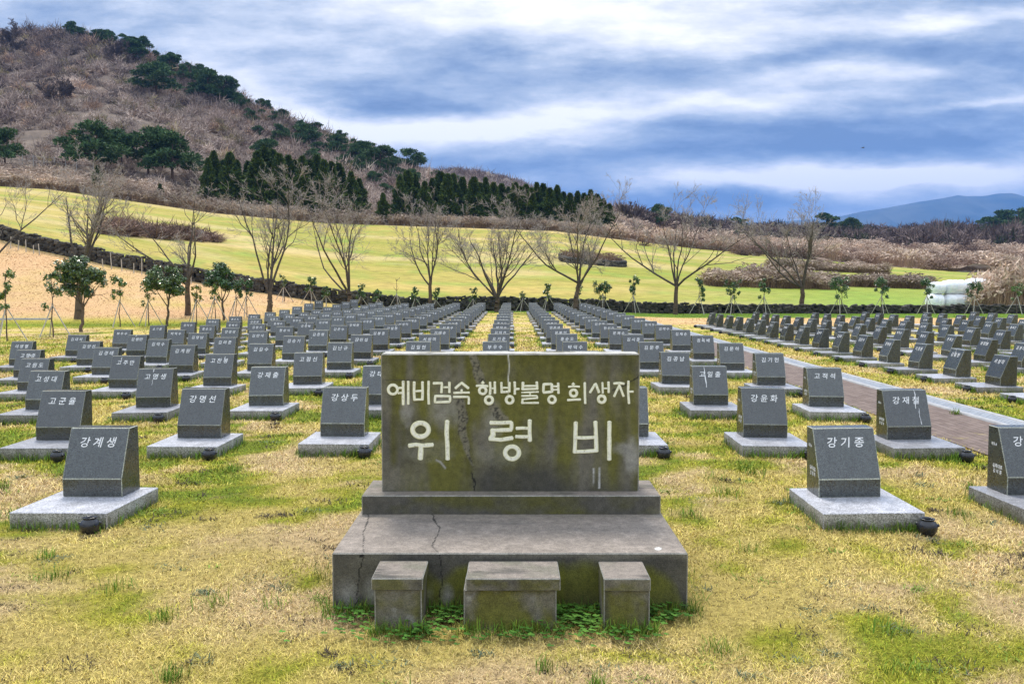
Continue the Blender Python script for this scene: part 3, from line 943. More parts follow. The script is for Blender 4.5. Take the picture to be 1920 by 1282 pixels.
def face_matrix(u, extra=.0015):
    """text plane on the sloped face, u = fraction of the slope from its top edge"""
    o = Vector((0, 0, z0 + HS_C)) + slope_dir * slope_len * (1 - u) + slope_n * extra
    X = Vector((1, 0, 0)); Yv = slope_dir; Zv = slope_n
    return Matrix(((X.x, Yv.x, Zv.x, o.x), (X.y, Yv.y, Zv.y, o.y), (X.z, Yv.z, Zv.z, o.z), (0, 0, 0, 1)))


def side_matrix(zc, yc_):
    """text plane on the left side (local -X)"""
    return Matrix(((0, 0, -1, -HS_W / 2 - .0015), (-1, 0, 0, yc_), (0, 1, 0, zc), (0, 0, 0, 1)))


NAMES = {(0, -3): '강계생', (0, 1): '강기종', (0, 2): '강두윤', (1, -4): '고군율', (1, -3): '강명선', (1, -2): '강상두', (1, 0): '강유선', (1, 1): '강윤화', (1, 2): '강재철',
         (2, -5): '고성대', (2, -4): '고명생', (2, -3): '강재출', (2, -2): '강태수', (2, 1): '고일출', (2, 2): '고적석',
         (3, -6): '고원도', (3, -5): '고주만', (3, -4): '고찬봉', (3, -3): '고점신', (3, 1): '김공남', (3, 2): '김기헌',
         (4, -7): '고행준', (4, -6): '김경태', (4, -5): '김계원', (4, -4): '김길수', (4, -3): '김난규', (4, 1): '김문주', (4, 2): '김문하',
         (5, -8): '이병렬', (5, -7): '김양선', (5, -6): '김덕수', (5, -5): '김려준', (5, -4): '김승기', (5, -3): '김민섭', (5, 1): '김시훈', (5, 2): '김옥배',
         (6, -8): '김대석', (6, -7): '김병만', (6, -6): '김명남', (6, -5): '김만식', (6, -4): '김준평', (6, -3): '김봉훈', (6, 2): '김재순', (7, 2): '김태수', (8, 2): '문익오'}
FARNAMES = ['김태순', '김준수', '김영기', '김익선', '김일현', '김성매', '문복인', '부우수', '양태원', '문재수', '박덕수', '서상미', '김상배', '양경생', '오기준', '이창원', '현상식', '홍순오']
DROPS = {(2, 1): [(-.065, .02, .72, .012)], (1, 2): [(.10, .0, .52, .007), (.125, .5, .45, .006)], (2, -4): [(-.03, .0, .12, .009), (-.02, .3, .3, .004)], (2, -5): [(-.10, .10, .10, .008)],
         (3, -5): [(-.06, .06, .13, .010)], (3, -4): [(.10, .10, .14, .012)], (4, -7): [(.05, .22, .12, .012)], (5, 2): [(-.08, .18, .16, .006), (.0, .08, .2, .006)],
         (6, -7): [(-.02, 0, .1, .014), (.06, .2, .2, .01)], (4, -5): [(.16, .15, .12, .006)], (5, -3): [(-.07, .12, .24, .008)], (6, -4): [(-.15, .5, .04, .012), (.02, .0, .1, .006)],
         (8, -5): [(.02, .0, .22, .010)], (7, -3): [(.1, .05, .14, .01)]}


def drop_mesh(items):
    mb = MB()
    for (x, u0, ln, wd) in items:
        n = 9
        for k in range(n):
            pass
        us = np.linspace(0, 1, n)
        xs_ = x + np.cumsum(R.normal(0, .004, n)); ws = wd * (.4 + .6 * R.random(n)) * np.sqrt(np.clip(us * 6, .1, 1)) * .6
        Vv = []
        for s_, xx, ww in zip(us, xs_, ws):
            u = min(.995, u0 + s_ * ln)
            o = Vector((0, 0, z0 + HS_C)) + slope_dir * slope_len * (1 - u) + slope_n * .0022
            Vv += [(xx - ww, o.y, o.z), (xx + ww, o.y, o.z)]
        k = np.arange(n - 1) * 2
        mb.add(Vv, None, np.stack([k + 1, k, k + 2, k + 3], -1))
    return mb.mesh('dropping_streak')


def lathe(profile, n=20):
    pr_ = np.array(profile, float); m = len(pr_)
    an = np.arange(n) / n * 2 * np.pi
    V = np.stack([pr_[:, 0:1] * np.cos(an), pr_[:, 0:1] * np.sin(an), np.repeat(pr_[:, 1:2], n, 1)], -1).reshape(-1, 3)
    i, j = np.meshgrid(np.arange(m - 1), np.arange(n), indexing='ij')
    a = i * n + j; b_ = i * n + (j + 1) % n
    return V, np.stack([a, b_, b_ + n, a + n], -1).reshape(-1, 4)


mb = MB()
V, Q = lathe([(.001, -.02), (.042, -.02), (.055, 0), (.070, .022), (.077, .050), (.074, .074), (.062, .094), (.048, .102), (.047, .108), (.054, .113), (.056, .118), (.051, .121), (.041, .119), (.040, .10), (.055, .07), (.001, .05)], 22)
mb.add(V, None, Q)
for s_ in (-1, 1):                                                 # two small lugs at the shoulder
    V, Q = lathe([(.001, -.012), (.010, -.009), (.014, 0), (.010, .009), (.001, .012)], 10)
    V = V @ np.array([[0, 0, 1], [0, 1, 0], [1, 0, 0]]) + np.array([s_ * .075, 0, .072])
    mb.add(V, None, Q)
pot_me = mb.mesh('incense_jar', True)
pot_me.materials.append(m_pot)
pot_me.transform(Matrix.Scale(.86, 4))

ORD = ['first', 'second', 'third', 'fourth', 'fifth', 'sixth', 'seventh', 'eighth', 'ninth', 'tenth', 'eleventh', 'twelfth', 'thirteenth', 'fourteenth', 'fifteenth', 'sixteenth',
       'seventeenth', 'eighteenth', 'nineteenth', 'twentieth']


def pxpy(x, y, z):
    zz = z - EYE
    d = y * cp - zz * sp; u = y * sp + zz * cp
    return 960 + x / d * F, 641 - u / d * F


MARKERS = []


def marker(x, y, rz, name, label, plotgroup, drops=None, side=None, jar=None):
    z = float(hz(x, y))
    t = thing('name_marker', label, 'grave marker', (x, y, z), rz, plotgroup)
    t.rotation_euler = (R.normal(0, .009), R.normal(0, .009), rz + R.normal(0, .018))
    link('base_slab', pad_me, None, t)
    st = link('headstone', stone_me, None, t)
    link('inscription', text_mesh(' '.join(name), .084, face_matrix(.30), name), None, st)
    if side:
        link('side_inscription', text_mesh('유족대표\n' + ' '.join(side), .036, side_matrix(z0 + .17, .135), 'side' + side, 0, .02), None, st)
        link('side_inscription', text_mesh('제주-8', .028, side_matrix(z0 + .355, .19), 'sidetop', 0, .02), None, st)
    if drops: link('dropping_streak', drop_mesh(drops), m_white, st)
    if jar:
        jx, jy, jl = jar
        c_, s_ = math.cos(rz), math.sin(rz)
        X, Y = x + jx * c_ - jy * s_, y + jx * s_ + jy * c_
        o = link('incense_jar', pot_me, None, None, (X, Y, float(hz(X, Y)) + .008), rnd.uniform(-.5, .5))
        o.rotation_euler[0] = rnd.uniform(-.06, .06)
        tag(o, jl, 'jar', 'black incense jars by the markers')
    MARKERS.append((x, y, rz, z))


FIXED = {(0, -3): (-3.09, 6.30, math.radians(-3.0)), (0, 1): (2.475, 6.26, .005), (0, 2): (3.93, 6.40, 0.0)}
for r in range(19):
    for j in range(-8, 3):
        if r == 0 and -3 < j < 1: continue
        if j == -8 and r == 18: continue
        x, y = COLX(j) + R.normal(0, .012), ROWY(r) + R.normal(0, .012)
        yaw = 0.0
        if (r, j) in FIXED: x, y, yaw = FIXED[(r, j)]
        z = float(hz(x, y))
        a0, _ = pxpy(x - .33, y, z); a1, tb = pxpy(x + .35, y, z + .6)
        if a1 < -4 or a0 > 1924: continue
        if a0 > 735 and a1 < 1185 and tb > 668: continue            # wholly behind the tablet
        look = 'dark granite marker'
        dr_ = DROPS.get((r, j))
        if dr_: look = 'white-streaked granite marker'
        where = f'{ORD[r]} row from the tablet, {ORD[j + 8]} column from left'
        side = {(0, 1): '강재혁', (0, 2): '강석훈', (1, 2): '강성수', (1, 1): '강석훈', (2, 1): '고창선', (2, 2): '고창선', (3, 2): '김성수', (3, 1): '김성수', (4, 2): '김성수', (5, 2): '김성수'}.get((r, j))
        jx = rnd.uniform(.25, .32) if j < 0 else rnd.uniform(.28, .33)
        jar = (jx, -PAD_OFF - rnd.uniform(.085, .11), f'small black jar by marker in {where}') if r < 10 else None
        marker(x, y, yaw, NAMES.get((r, j), FARNAMES[(r * 7 + j * 3) % len(FARNAMES)]), f'{look}, {where}', 'name markers of the main plot', dr_, side, jar)

for k in range(7):
    n_in = 0
    for i in range(18):
        if k == 0 and i == 17: continue
        y = 13.0 + 1.4 * i + (.6 if k % 2 else 0) + R.normal(0, .015)
        x = 7.55 + PAD_OFF + 2.36 * k + R.normal(0, .012)
        z = float(hz(x, y))
        a0, _ = pxpy(x - .45, y + .35, z)
        if a0 > 1918: continue
        where = f'{ORD[k]} row right of brick path, {ORD[17 - i - (1 if k == 0 else 0)]} from far end'
        jar = (rnd.uniform(.12, .24), -PAD_OFF - rnd.uniform(.08, .11), f'small black jar by marker in {where}') if k < 2 else None
        dr_ = [(rnd.uniform(-.1, .1), rnd.uniform(0, .3), rnd.uniform(.1, .35), .008)] if rnd.random() < .22 else None
        marker(x, y, math.radians(-89), FARNAMES[(k * 5 + i * 11) % len(FARNAMES)], f'dark granite marker, {where}', 'name markers right of the path', dr_, None, jar)
bpy.data.objects.remove(tmp_ob)


# ------------------------------------------------------------------ dry stone wall
def rock_proto():
    bm = bmesh.new()
    bmesh.ops.create_cube(bm, size=1)
    bmesh.ops.subdivide_edges(bm, edges=bm.edges[:], cuts=2, use_grid_fill=True)
    V = np.array([v.co[:] for v in bm.verts]); Q = np.array([[v.index for v in f.verts] for f in bm.faces])
    bm.free()
    n = V / np.linalg.norm(V, axis=1, keepdims=True) * .58
    return V * .5 + n * .5, Q


RV, RQ = rock_proto()


def wall_h(x):
    return float(np.interp(x, [-60, -30, -12, 0, 6, 12, 20, 40], [.72, .74, .80, .76, .64, .50, .44, .42]))


mb = MB()
x = -47.0
while x < 42:
    h = wall_h(x)
    zb = float(hz(x, 53.5))
    zz = -.10
    while zz < h:
        sh = rnd.uniform(.15, .27) * (1.0 if h > .6 else .8)
        for dep in (53.55, 53.9):
            if dep > 53.6 and rnd.random() < .4: continue
            sw = rnd.uniform(.22, .46)
            jit = RV * np.array([sw, .34, min(sh, h - zz + .08) * 1.15]) * (1 + R.normal(0, .07, RV.shape))
            a = rnd.uniform(-.35, .35)
            Rm = np.array([[math.cos(a), 0, -math.sin(a)], [0, 1, 0], [math.sin(a), 0, math.cos(a)]])
            mb.add(jit @ Rm + np.array([x + rnd.uniform(-.12, .12), dep + rnd.uniform(-.05, .05), zb + zz + sh / 2]), None, RQ, np.full(3, rnd.uniform(.45, 1.5)) * np.array([1, .97, .92]))
        zz += sh * .9
    x += rnd.uniform(.22, .34)
for xa in np.arange(-47, 42, 1.0):                                   # packed core
    za = float(min(hz(xa, 53.7), hz(xa + 1, 53.7))); h = min(wall_h(xa), wall_h(xa + 1)) - .12
    mb.box(xa, xa + 1, 53.66, 53.9, za - .3, za + h, 0, np.full(3, .3))
m_lava, nt, b = material('lava_stone')
p = nt.pos()
n = nt.noise(p, 7, 5, .7)
col = nt.mix(1.0, nt.ramp(n, [(.3, (.018, .017, .015)), (.55, (.07, .065, .055)), (.75, (.17, .155, .125))]), nt.attr('col'), 'MULTIPLY')
nt.put(b.inputs['Base Color'], col); b.inputs['Roughness'].default_value = .95
bump(nt, b, nt.noise(p, 25, 3, .6), .7, .04)
tag(link('stone_wall', mb.mesh('stone_wall'), m_lava), 'low dry wall of black lava stones behind the markers and trees', 'stone wall')

# old grave enclosure out in the field
def enclosure(px0, px1, pyf, name, label):
    a = G(px0, pyf, 56, 200); c_ = G(px1, pyf + 2, 56, 200)
    mb = MB()
    cx, cy = (a[0] + c_[0]) / 2, (a[1] + c_[1]) / 2 + 3
    rx, ry = (c_[0] - a[0]) / 2, 3.0
    for k in range(330):
        t = k / 330 * 2 * math.pi + rnd.uniform(-.01, .01)
        cxx = math.copysign(abs(math.cos(t)) ** .45, math.cos(t)); syy = math.copysign(abs(math.sin(t)) ** .45, math.sin(t))
        X, Y = cx + rx * cxx, cy + ry * syy
        for q in range(2):
            if q and rnd.random() < .35: continue
            s_ = rnd.uniform(.32, .62)
            mb.add(RV * np.array([s_, s_, .36]) * (1 + R.normal(0, .08, RV.shape)) + np.array([X, Y, float(hz(X, Y)) + .1 + q * .3]), None, RQ, np.full(3, rnd.uniform(.5, 1.5)))
    tag(link(name, mb.mesh(name), m_lava), label, 'enclosure')
    return cx, cy, rx, ry


ENC = enclosure(1058, 1168, 496, 'stone_enclosure', 'low oblong ring of dark stones out in the yellow field')

# ------------------------------------------------------------------ leaf and twig materials
def leafy(name, rough=.6, spec=.3, trans=0.0, seed_scale=3.0):
    m, nt, b = material(name)
    n = nt.noise(nt.pos(), seed_scale, 3, .6)
    nt.put(b.inputs['Base Color'], nt.mix(1.0, nt.attr('col'), nt.ramp(n, [(.3, .75), (.7, 1.25)]), 'MULTIPLY'))
    b.inputs['Roughness'].default_value = rough
    b.inputs['Specular IOR Level'].default_value = spec
    return m


m_leaf = leafy('glossy_leaf', .28, .6)
m_needle = leafy('needles', .75, .15, seed_scale=.4)
m_twig = leafy('twigs', .9, .1, seed_scale=.15)
m_bark = leafy('bark', .95, .1, seed_scale=6)
m_grass = leafy('grass_blade', .8, .15, seed_scale=1.5)
m_reed = leafy('reed', .9, .1, seed_scale=.12)
m_wood, nt, b = material('stake_wood')
nt.put(b.inputs['Base Color'], nt.ramp(nt.noise(nt.scale(nt.obj(), 8, 8, 1), 6, 4, .6), [(.3, (.30, .27, .22)), (.7, (.56, .52, .45))])); b.inputs['Roughness'].default_value = .85

# ------------------------------------------------------------------ grass blades
def blades(x, y, length, width, lie, col, zoff=0.0):
    n = len(x)
    z = hz(x, y) + zoff
    az = R.uniform(0, 2 * np.pi, n)
    d = np.stack([np.cos(az), np.sin(az), 0 * az], 1); s_ = np.stack([-np.sin(az), np.cos(az), 0 * az], 1)
    root = np.stack([x, y, z - .004], 1)
    up = np.array([[0, 0, 1.]])
    mid = root + d * (length * np.sin(lie) * .45)[:, None] + up * (length * np.cos(lie) * .6)[:, None]
    tip = root + d * (length * np.sin(lie))[:, None] + up * (length * np.cos(lie) * .85)[:, None]
    w2 = (width / 2)[:, None]
    V = np.stack([root - s_ * w2, root + s_ * w2, mid + s_ * w2 * .8, mid - s_ * w2 * .8, tip], 1).reshape(-1, 3)
    k = np.arange(n)[:, None] * 5
    return V, np.concatenate([k + 3, k + 2, k + 4], 1), np.concatenate([k, k + 1, k + 2, k + 3], 1), np.repeat(col, 5, 0)


def blocked(x, y):
    m = (x > -.92) & (x < .91) & (y > 4.34) & (y < 5.5)
    m |= (x > PATH_X0 + .03) & (x < DRAIN_X1 + .0) & (y < PATH_Y1)
    for (mx_, my_, rz, _) in MARKERS:
        c_, s_ = math.cos(-rz), math.sin(-rz)
        near_ = (np.abs(x - mx_) < 1) & (np.abs(y - my_) < 1)
        if not near_.any(): continue
        dx, dy = x[near_] - mx_, y[near_] - my_
        lx, ly = dx * c_ - dy * s_, dx * s_ + dy * c_
        m[near_] |= (np.abs(lx) < PAD_W / 2) & (ly > -PAD_OFF) & (ly < PAD_D - PAD_OFF)
    return m


NB = 820000
y = 2.6 * (30 / 2.6) ** R.random(NB)
x = R.uniform(-1, 1, NB) * (.66 * y + .6)
keep = ~blocked(x, y); x, y = x[keep], y[keep]; n = len(x)
g_, o_, w_, _ = lawn_masks(x, y)
g2 = np.clip(g_ + R.normal(0, .16, n), 0, 1)
rv_ = np.where(R.random(n) < .22, R.uniform(.22, .6, n), np.where(R.random(n) < .35, R.uniform(1.2, 1.6, n), R.uniform(.85, 1.25, n)))
cc = np.clip(lawn_color(g2, o_, np.clip(w_ + R.normal(0, .25, n), 0, 1), rv_), 0, .85)
lod = np.clip(y / 5.0, .8, 5)
V1 = blades(x, y, R.uniform(.018, .050, n) * lod ** .6, R.uniform(.0020, .0044, n) * lod, np.clip(R.normal(1.1, .28, n), .1, 1.5), cc)
# longer green tufts hugging the slabs and the tablet base, and loose clumps
tx, ty = [], []
for (mx_, my_, rz, _) in MARKERS:
    if my_ > 30: continue
    q = int(np.clip(3000 / my_, 60, 420))
    side = R.choice(3, q, p=[.55, .25, .20])
    a = R.random(q)
    lx = np.where(side == 0, (a - .5) * PAD_W, np.where(side == 1, PAD_W / 2, -PAD_W / 2)) + np.where(side == 1, 1, np.where(side == 2, -1, 0)) * np.abs(R.normal(0, .035, q)) + R.normal(0, .01, q)
    ly = np.where(side == 0, -PAD_OFF - np.abs(R.normal(0, .045, q)), -PAD_OFF + a * PAD_D)
    c_, s_ = math.cos(rz), math.sin(rz)
    tx.append(mx_ + lx * c_ - ly * s_); ty.append(my_ + lx * s_ + ly * c_)
    q2 = max(6, q // 3)                                             # tuft behind the jar
    lx = .24 + R.normal(0, .05, q2); ly = -PAD_OFF - np.abs(R.normal(.02, .04, q2))
    tx.append(mx_ + lx * c_ - ly * s_); ty.append(my_ + lx * s_ + ly * c_)
q = 1500
a = R.random(q)
tx.append(-.95 + a * 1.9); ty.append(4.33 - np.abs(R.normal(0, .06, q)))
for (x0, x1, yf) in ((-.67, -.42, 4.05), (-.24, .22, 4.06), (.43, .67, 4.06)):
    q = 260
    tx.append(R.uniform(x0 - .03, x1 + .03, q)); ty.append(yf - np.abs(R.normal(0, .04, q)))
for s_ in (-.93, .92):
    q = 140
    tx.append(s_ + np.sign(s_) * np.abs(R.normal(0, .05, q))); ty.append(R.uniform(4.3, 5.5, q))
for k in range(60):                                                 # stray clumps
    yk = 2.7 * 5 ** rnd.random(); xk = rnd.uniform(-1, 1) * .66 * yk; q = rnd.randint(25, 80); r_ = rnd.uniform(.02, .07)
    tx.append(R.normal(xk, r_, q)); ty.append(R.normal(yk, r_, q))
wv_ = []
for k in range(330):
    yk = 2.7 * 5.5 ** rnd.random(); xk = rnd.uniform(-1, 1) * .66 * yk
    if -1 < xk < 1 and 4.0 < yk < 5.6: continue
    kind_ = rnd.random(); q = rnd.randint(14, 60); r_ = rnd.uniform(.02, .06)
    wx, wy = R.normal(xk, r_ * 1.4, q), R.normal(yk, r_, q)
    if blocked(np.array([xk]), np.array([yk]))[0]: continue
    base_ = np.array([.10, .125, .07]) if kind_ < .35 else (np.array([.055, .042, .028]) if kind_ < .75 else np.array([.15, .22, .03]))
    lod_ = np.clip(yk / 5, .8, 3)
    wv_.append(blades(wx, wy, R.uniform(.02, .055, q) * lod_ ** .5, R.uniform(.004, .009, q) * lod_, np.clip(R.normal(1.2, .2, q), .3, 1.5), base_ * R.uniform(.6, 1.5, (q, 1)), .006))
tx = np.concatenate(tx); ty = np.concatenate(ty)
kp = ~((tx > -.912) & (tx < .90) & (ty > 4.33) & (ty < 5.5)); tx, ty = tx[kp], ty[kp]
n = len(tx)
tc = np.array([.10, .19, .022]) * R.uniform(.6, 1.5, (n, 1)) + np.array([.14, .09, .01]) * R.random((n, 1)) * (R.random((n, 1)) < .4)
lod = np.clip(ty / 6, .8, 4)
V2 = blades(tx, ty, R.uniform(.045, .125, n) * lod ** .3, R.uniform(.003, .0055, n) * lod ** .8, np.clip(R.normal(.55, .3, n), .05, 1.3), tc)
q = 130000
fy_ = R.uniform(29, 53.3, q); fx_ = R.uniform(-1, 1, q) * .64 * fy_
kp = ~blocked(fx_, fy_); fx_, fy_ = fx_[kp], fy_[kp]; q = len(fx_)
g_, o_, w_, _ = lawn_masks(fx_, fy_)
V3 = blades(fx_, fy_, R.uniform(.05, .12, q), R.uniform(.02, .04, q), np.clip(R.normal(1.38, .10, q), .2, 1.5), lawn_color(np.clip(g_ + R.normal(0, .12, q), 0, 1), o_, np.clip(w_ + R.normal(0, .25, q), 0, 1), R.uniform(.85, 1.2, q)))
V1 = tuple(np.concatenate([a_, b_ + (len(V1[0]) if i_ in (1, 2) else 0)]) for i_, (a_, b_) in enumerate(zip(V1, V3)))
for W_ in wv_:
    V1 = tuple(np.concatenate([a_, b_ + (len(V1[0]) if i_ in (1, 2) else 0)]) for i_, (a_, b_) in enumerate(zip(V1, W_)))
off = len(V1[0])
stuff('grass', npmesh('grass', np.concatenate([V1[0], V2[0]]), np.concatenate([V1[1], V2[1] + off]), np.concatenate([V1[2], V2[2] + off]), False, {'col': np.concatenate([V1[3], V2[3]])}), m_grass,
      'short dry yellow turf with green tufts around the stones', 'grass')

# clover by the tablet base
mb = MB()
for (cx, cy, sx, sy_, q) in ((.30, 4.20, .07, .07, 170), (-.40, 4.0, .04, .05, 30), (.38, 4.12, .05, .06, 70), (.72, 4.22, .07, .06, 110), (-.33, 4.18, .05, .06, 70), (-.75, 4.2, .08, .06, 60), (-.55, 3.95, .2, .05, 60),
                           (.05, 3.95, .2, .04, 50), (.55, 3.96, .1, .04, 40)):
    for _ in range(q):
        X, Y = rnd.gauss(cx, sx), rnd.gauss(cy, sy_)
        if Y > 4.32: continue
        zc = float(hz(X, Y)) + rnd.uniform(.012, .055); r_ = rnd.uniform(.006, .011); c0 = np.array([.06, .145, .018]) * rnd.uniform(.7, 1.5)
        for k in range(3):
            a = k * 2.094 + rnd.random() * .4
            ox, oy = X + math.cos(a) * r_ * .9, Y + math.sin(a) * r_ * .9
            an = np.arange(6) / 6 * 2 * np.pi
            tilt = rnd.uniform(-.4, .4)
            Vv = np.stack([ox + np.cos(an) * r_, oy + np.sin(an) * r_, zc + np.cos(an) * r_ * tilt + .002 * k], 1)
            mb.add(Vv, None, [(0, 1, 2, 3), (0, 3, 4, 5)], c0)
stuff('clover', mb.mesh('clover'), m_grass, 'bright green clover growing between the stone stands', 'clover')


# ------------------------------------------------------------------ trees
def grow(rng, base, H, spread, fork, limbs, trunk_r, twist=.18, twin=False, dens=1.0):
    """bare tree: returns trunk segments and branch segments as (p0, p1, r0, r1)"""
    T, B = [], []

    def run(p, d, length, r, lvl, segs):
        steps = max(3, int(segs))
        st = length / steps
        pts = [p.copy()]
        for i in range(steps):
            d = d + rng.normal(0, twist, 3) * (.55 if lvl == 0 else 1) + np.array([0, 0, .065 if lvl < 2 else .035])
            d = d / np.linalg.norm(d)
            q = p + d * st
            rr0 = r * (1 - i / steps * .75); rr1 = r * (1 - (i + 1) / steps * .75)
            B.append((p, q, rr0, rr1, lvl))
            p = q
            if lvl < 4 and i >= (1 if lvl == 0 else 0):
                nb = rng.poisson({0: 1.0, 1: 1.05, 2: .95, 3: .8}[lvl] * dens)
                for _ in range(nb):
                    ax = rng.normal(0, 1, 3); ax -= ax.dot(d) * d; ax /= np.linalg.norm(ax)
                    an = rng.uniform(.36, .9)
                    nd = d * math.cos(an) + ax * math.sin(an) + np.array([0, 0, .12])
                    nd /= np.linalg.norm(nd)
                    run(p, nd, length * rng.uniform(.38, .62) * (1 - .35 * i / steps), max(rr1 * .62, .006), lvl + 1, steps - 1)
    lean = rng.normal(0, .05, 2)
    top = np.array([base[0] + lean[0] * fork, base[1] + lean[1] * fork, base[2] + fork])
    prev = np.array(base) - np.array([0, 0, .15]); rp = trunk_r * 1.25
    for k in range(1, 7):
        t = k / 6
        q = np.array(base) * (1 - t) + top * t + np.array([rng.normal(0, .02), rng.normal(0, .02), 0]) * (k < 6)
        rq = trunk_r * (1.08 - .3 * t) if k < 6 else trunk_r * .78
        T.append((prev, q, rp, rq)); prev, rp = q, rq
    for i in range(limbs):
        az = 2 * math.pi * (i + rng.uniform(-.3, .3)) / limbs + rng.uniform(0, .5)
        pol = rng.uniform(.18, 1.0) * spread
        if i == 0: pol *= .3
        d = np.array([math.sin(pol) * math.cos(az), math.sin(pol) * math.sin(az) * .8, math.cos(pol)])
        run(top - np.array([0, 0, rng.uniform(0, .25) * fork]), d, (H - fork) * rng.uniform(.72, 1.0) / max(.75, math.cos(pol * .6)), trunk_r * rng.uniform(.36, .54), 0, 7)
    return T, B


def seg_mesh(name, segs, n, col, cut=None):
    mb = MB()
    a = [np.array([s_[k] for s_ in segs]) for k in range(4)]
    mb.tubes(a[0], a[1], a[2], a[3], n, col if np.ndim(col) > 1 else np.asarray(col))
    return mb


def bare_tree(px, py, H, spread, fork, limbs, tr, seed, label, Y=None, dens=1.0, group='bare trees along the wall', cat='tree'):
    g = G(px, py, 20, 60) if Y is None else GY(px, Y)
    rng = np.random.default_rng(seed)
    t = thing('bare_tree', label, cat, tuple(g), 0, group)
    T, B = grow(rng, np.zeros(3), H, spread, fork, limbs, tr * .84, dens=dens * .9)
    # scale the crown so that the tree stands as tall as it should
    mz = max(s_[1][2] for s_ in B); k = H * 1.13 / mz
    B = [(s_[0] * np.array([1, 1, k]), s_[1] * np.array([1, 1, k]), s_[2], s_[3], s_[4]) for s_ in B]
    T = [(s_[0] * np.array([1, 1, k]), s_[1] * np.array([1, 1, k]), s_[2], s_[3]) for s_ in T]
    link('trunk', seg_mesh('trunk', T, 9, np.array([.115, .085, .06])).mesh('trunk', True), m_bark, t)
    mb = MB()
    for lv, n in ((0, 7), (1, 5), (2, 3), (3, 3), (4, 3)):
        s_ = [q for q in B if q[4] == lv]
        if not s_: continue
        colr = {0: (.10, .084, .070), 1: (.14, .12, .10), 2: (.235, .205, .18), 3: (.34, .30, .265), 4: (.38, .335, .30)}[lv]
        a = [np.array([q[k] for q in s_]) for k in range(4)]
        mb.tubes(a[0], a[1], np.maximum(a[2], .007), np.maximum(a[3], .0045), n, np.array(colr))
    link('crown', mb.mesh('crown', True), m_bark, t)
    return t


bare_tree(-42, 600, 8.0, 1.1, 2.0, 6, .17, 101, 'bare tree at the left edge, only its branches reach into view', Y=40)
bare_tree(146, 598, 6.7, 1.1, 2.3, 6, .19, 102, 'bare spreading tree behind the largest round leafy tree at left')
bare_tree(352, 591, 6.6, 1.0, 1.9, 5, .16, 103, 'bare forked tree behind the middle round leafy tree at left')
bare_tree(505, 592, 6.6, .95, 1.2, 5, .17, 104, 'bare tree with a V-shaped fork just right of the leafy trees')
bare_tree(655, 576, 7.0, .95, 1.0, 5, .17, 105, 'bare twin-stemmed tree at the left end of the stone wall', Y=50)
bare_tree(805, 572, 6.6, .85, 2.0, 5, .14, 106, 'slender straight bare tree left of the widest vase-shaped one', Y=51)
bare_tree(932, 582, 6.7, 1.15, 1.0, 7, .18, 107, 'wide vase-shaped bare tree behind the central columns of markers', Y=51.5, dens=1.1)
bare_tree(1076, 577, 7.2, 1.05, 2.0, 6, .17, 108, 'dense bare tree in front of the dark conifers at centre right', Y=51.5, dens=1.15)
bare_tree(1266, 582, 7.4, 1.0, 1.9, 6, .16, 109, 'tall bare tree standing clear against the blue sky', Y=52)
bare_tree(1503, 584, 7.0, 1.1, 1.7, 6, .19, 110, 'broad bare tree in front of the far blue mountain')


def leaf_cloud(rng, centers, radii, n, size, c0, c1, flat=1.0, up=.3):
    """n leaf quads spread through clumps; colour varies leaf by leaf"""
    k = rng.integers(0, len(centers), n)
    d = rng.normal(0, 1, (n, 3)); d /= np.linalg.norm(d, axis=1, keepdims=True)
    rr = rng.random(n) ** .45
    p = centers[k] + d * (radii[k] * rr)[:, None] * np.array([1, 1, flat])
    nrm = d + rng.normal(0, .6, (n, 3)) + np.array([0, 0, up]); nrm /= np.linalg.norm(nrm, axis=1, keepdims=True)
    a = np.cross(nrm, rng.normal(0, 1, (n, 3))); a /= np.linalg.norm(a, axis=1, keepdims=True); b_ = np.cross(nrm, a)
    s1 = (size * rng.uniform(.7, 1.3, n))[:, None]; s2 = s1 * .45
    V = np.stack([p - a * s1, p - b_ * s2, p + a * s1, p + b_ * s2], 1).reshape(-1, 3)
    Q = np.arange(4 * n).reshape(-1, 4)
    col = c0 + (c1 - c0) * rng.random((n, 1))
    return V, Q, np.repeat(col, 4, 0)


def round_tree(px, py, H, cw, seed, label, tint):
    g = G(px, py, 15, 60)
    rng = np.random.default_rng(seed)
    t = thing('evergreen_tree', label, 'tree', tuple(g), 0, 'round leafy trees at the left')
    fk = H * .42
    T, B = grow(rng, np.zeros(3), H * .86, .8, fk * .8, 6, .055 * H / 2.6, dens=.45)
    link('trunk', seg_mesh('trunk', T, 8, np.array([.13, .10, .075])).mesh('trunk', True), m_bark, t)
    B = [q for q in B if q[4] < 3]
    a = [np.array([q[k] for q in B]) for k in range(4)]
    mb = MB(); mb.tubes(a[0], a[1], np.maximum(a[2], .008), np.maximum(a[3], .006), 5, np.array([.14, .11, .08]))
    link('branches', mb.mesh('branches', True), m_bark, t)
    nc = 46
    d = rng.normal(0, 1, (nc, 3)); d /= np.linalg.norm(d, axis=1, keepdims=True)
    cc_ = d * (rng.random((nc, 1)) ** .4) * np.array([cw / 2 * .82, cw / 2 * .82, (H - fk) / 2 * .84]) + np.array([0, 0, (H + fk) / 2])
    cc_ = cc_[~((cc_[:, 2] < fk + .25) & (rng.random(nc) < .5))]
    V, Q, col = leaf_cloud(rng, cc_, rng.uniform(.16, .32, len(cc_)) * cw / 2.2, 6200, .062, np.array([.025, .055, .014]) * tint, np.array([.11, .175, .04]) * tint, .85, .5)
    link('crown', npmesh('crown', V, None, Q, False, {'col': col}), m_leaf, t)


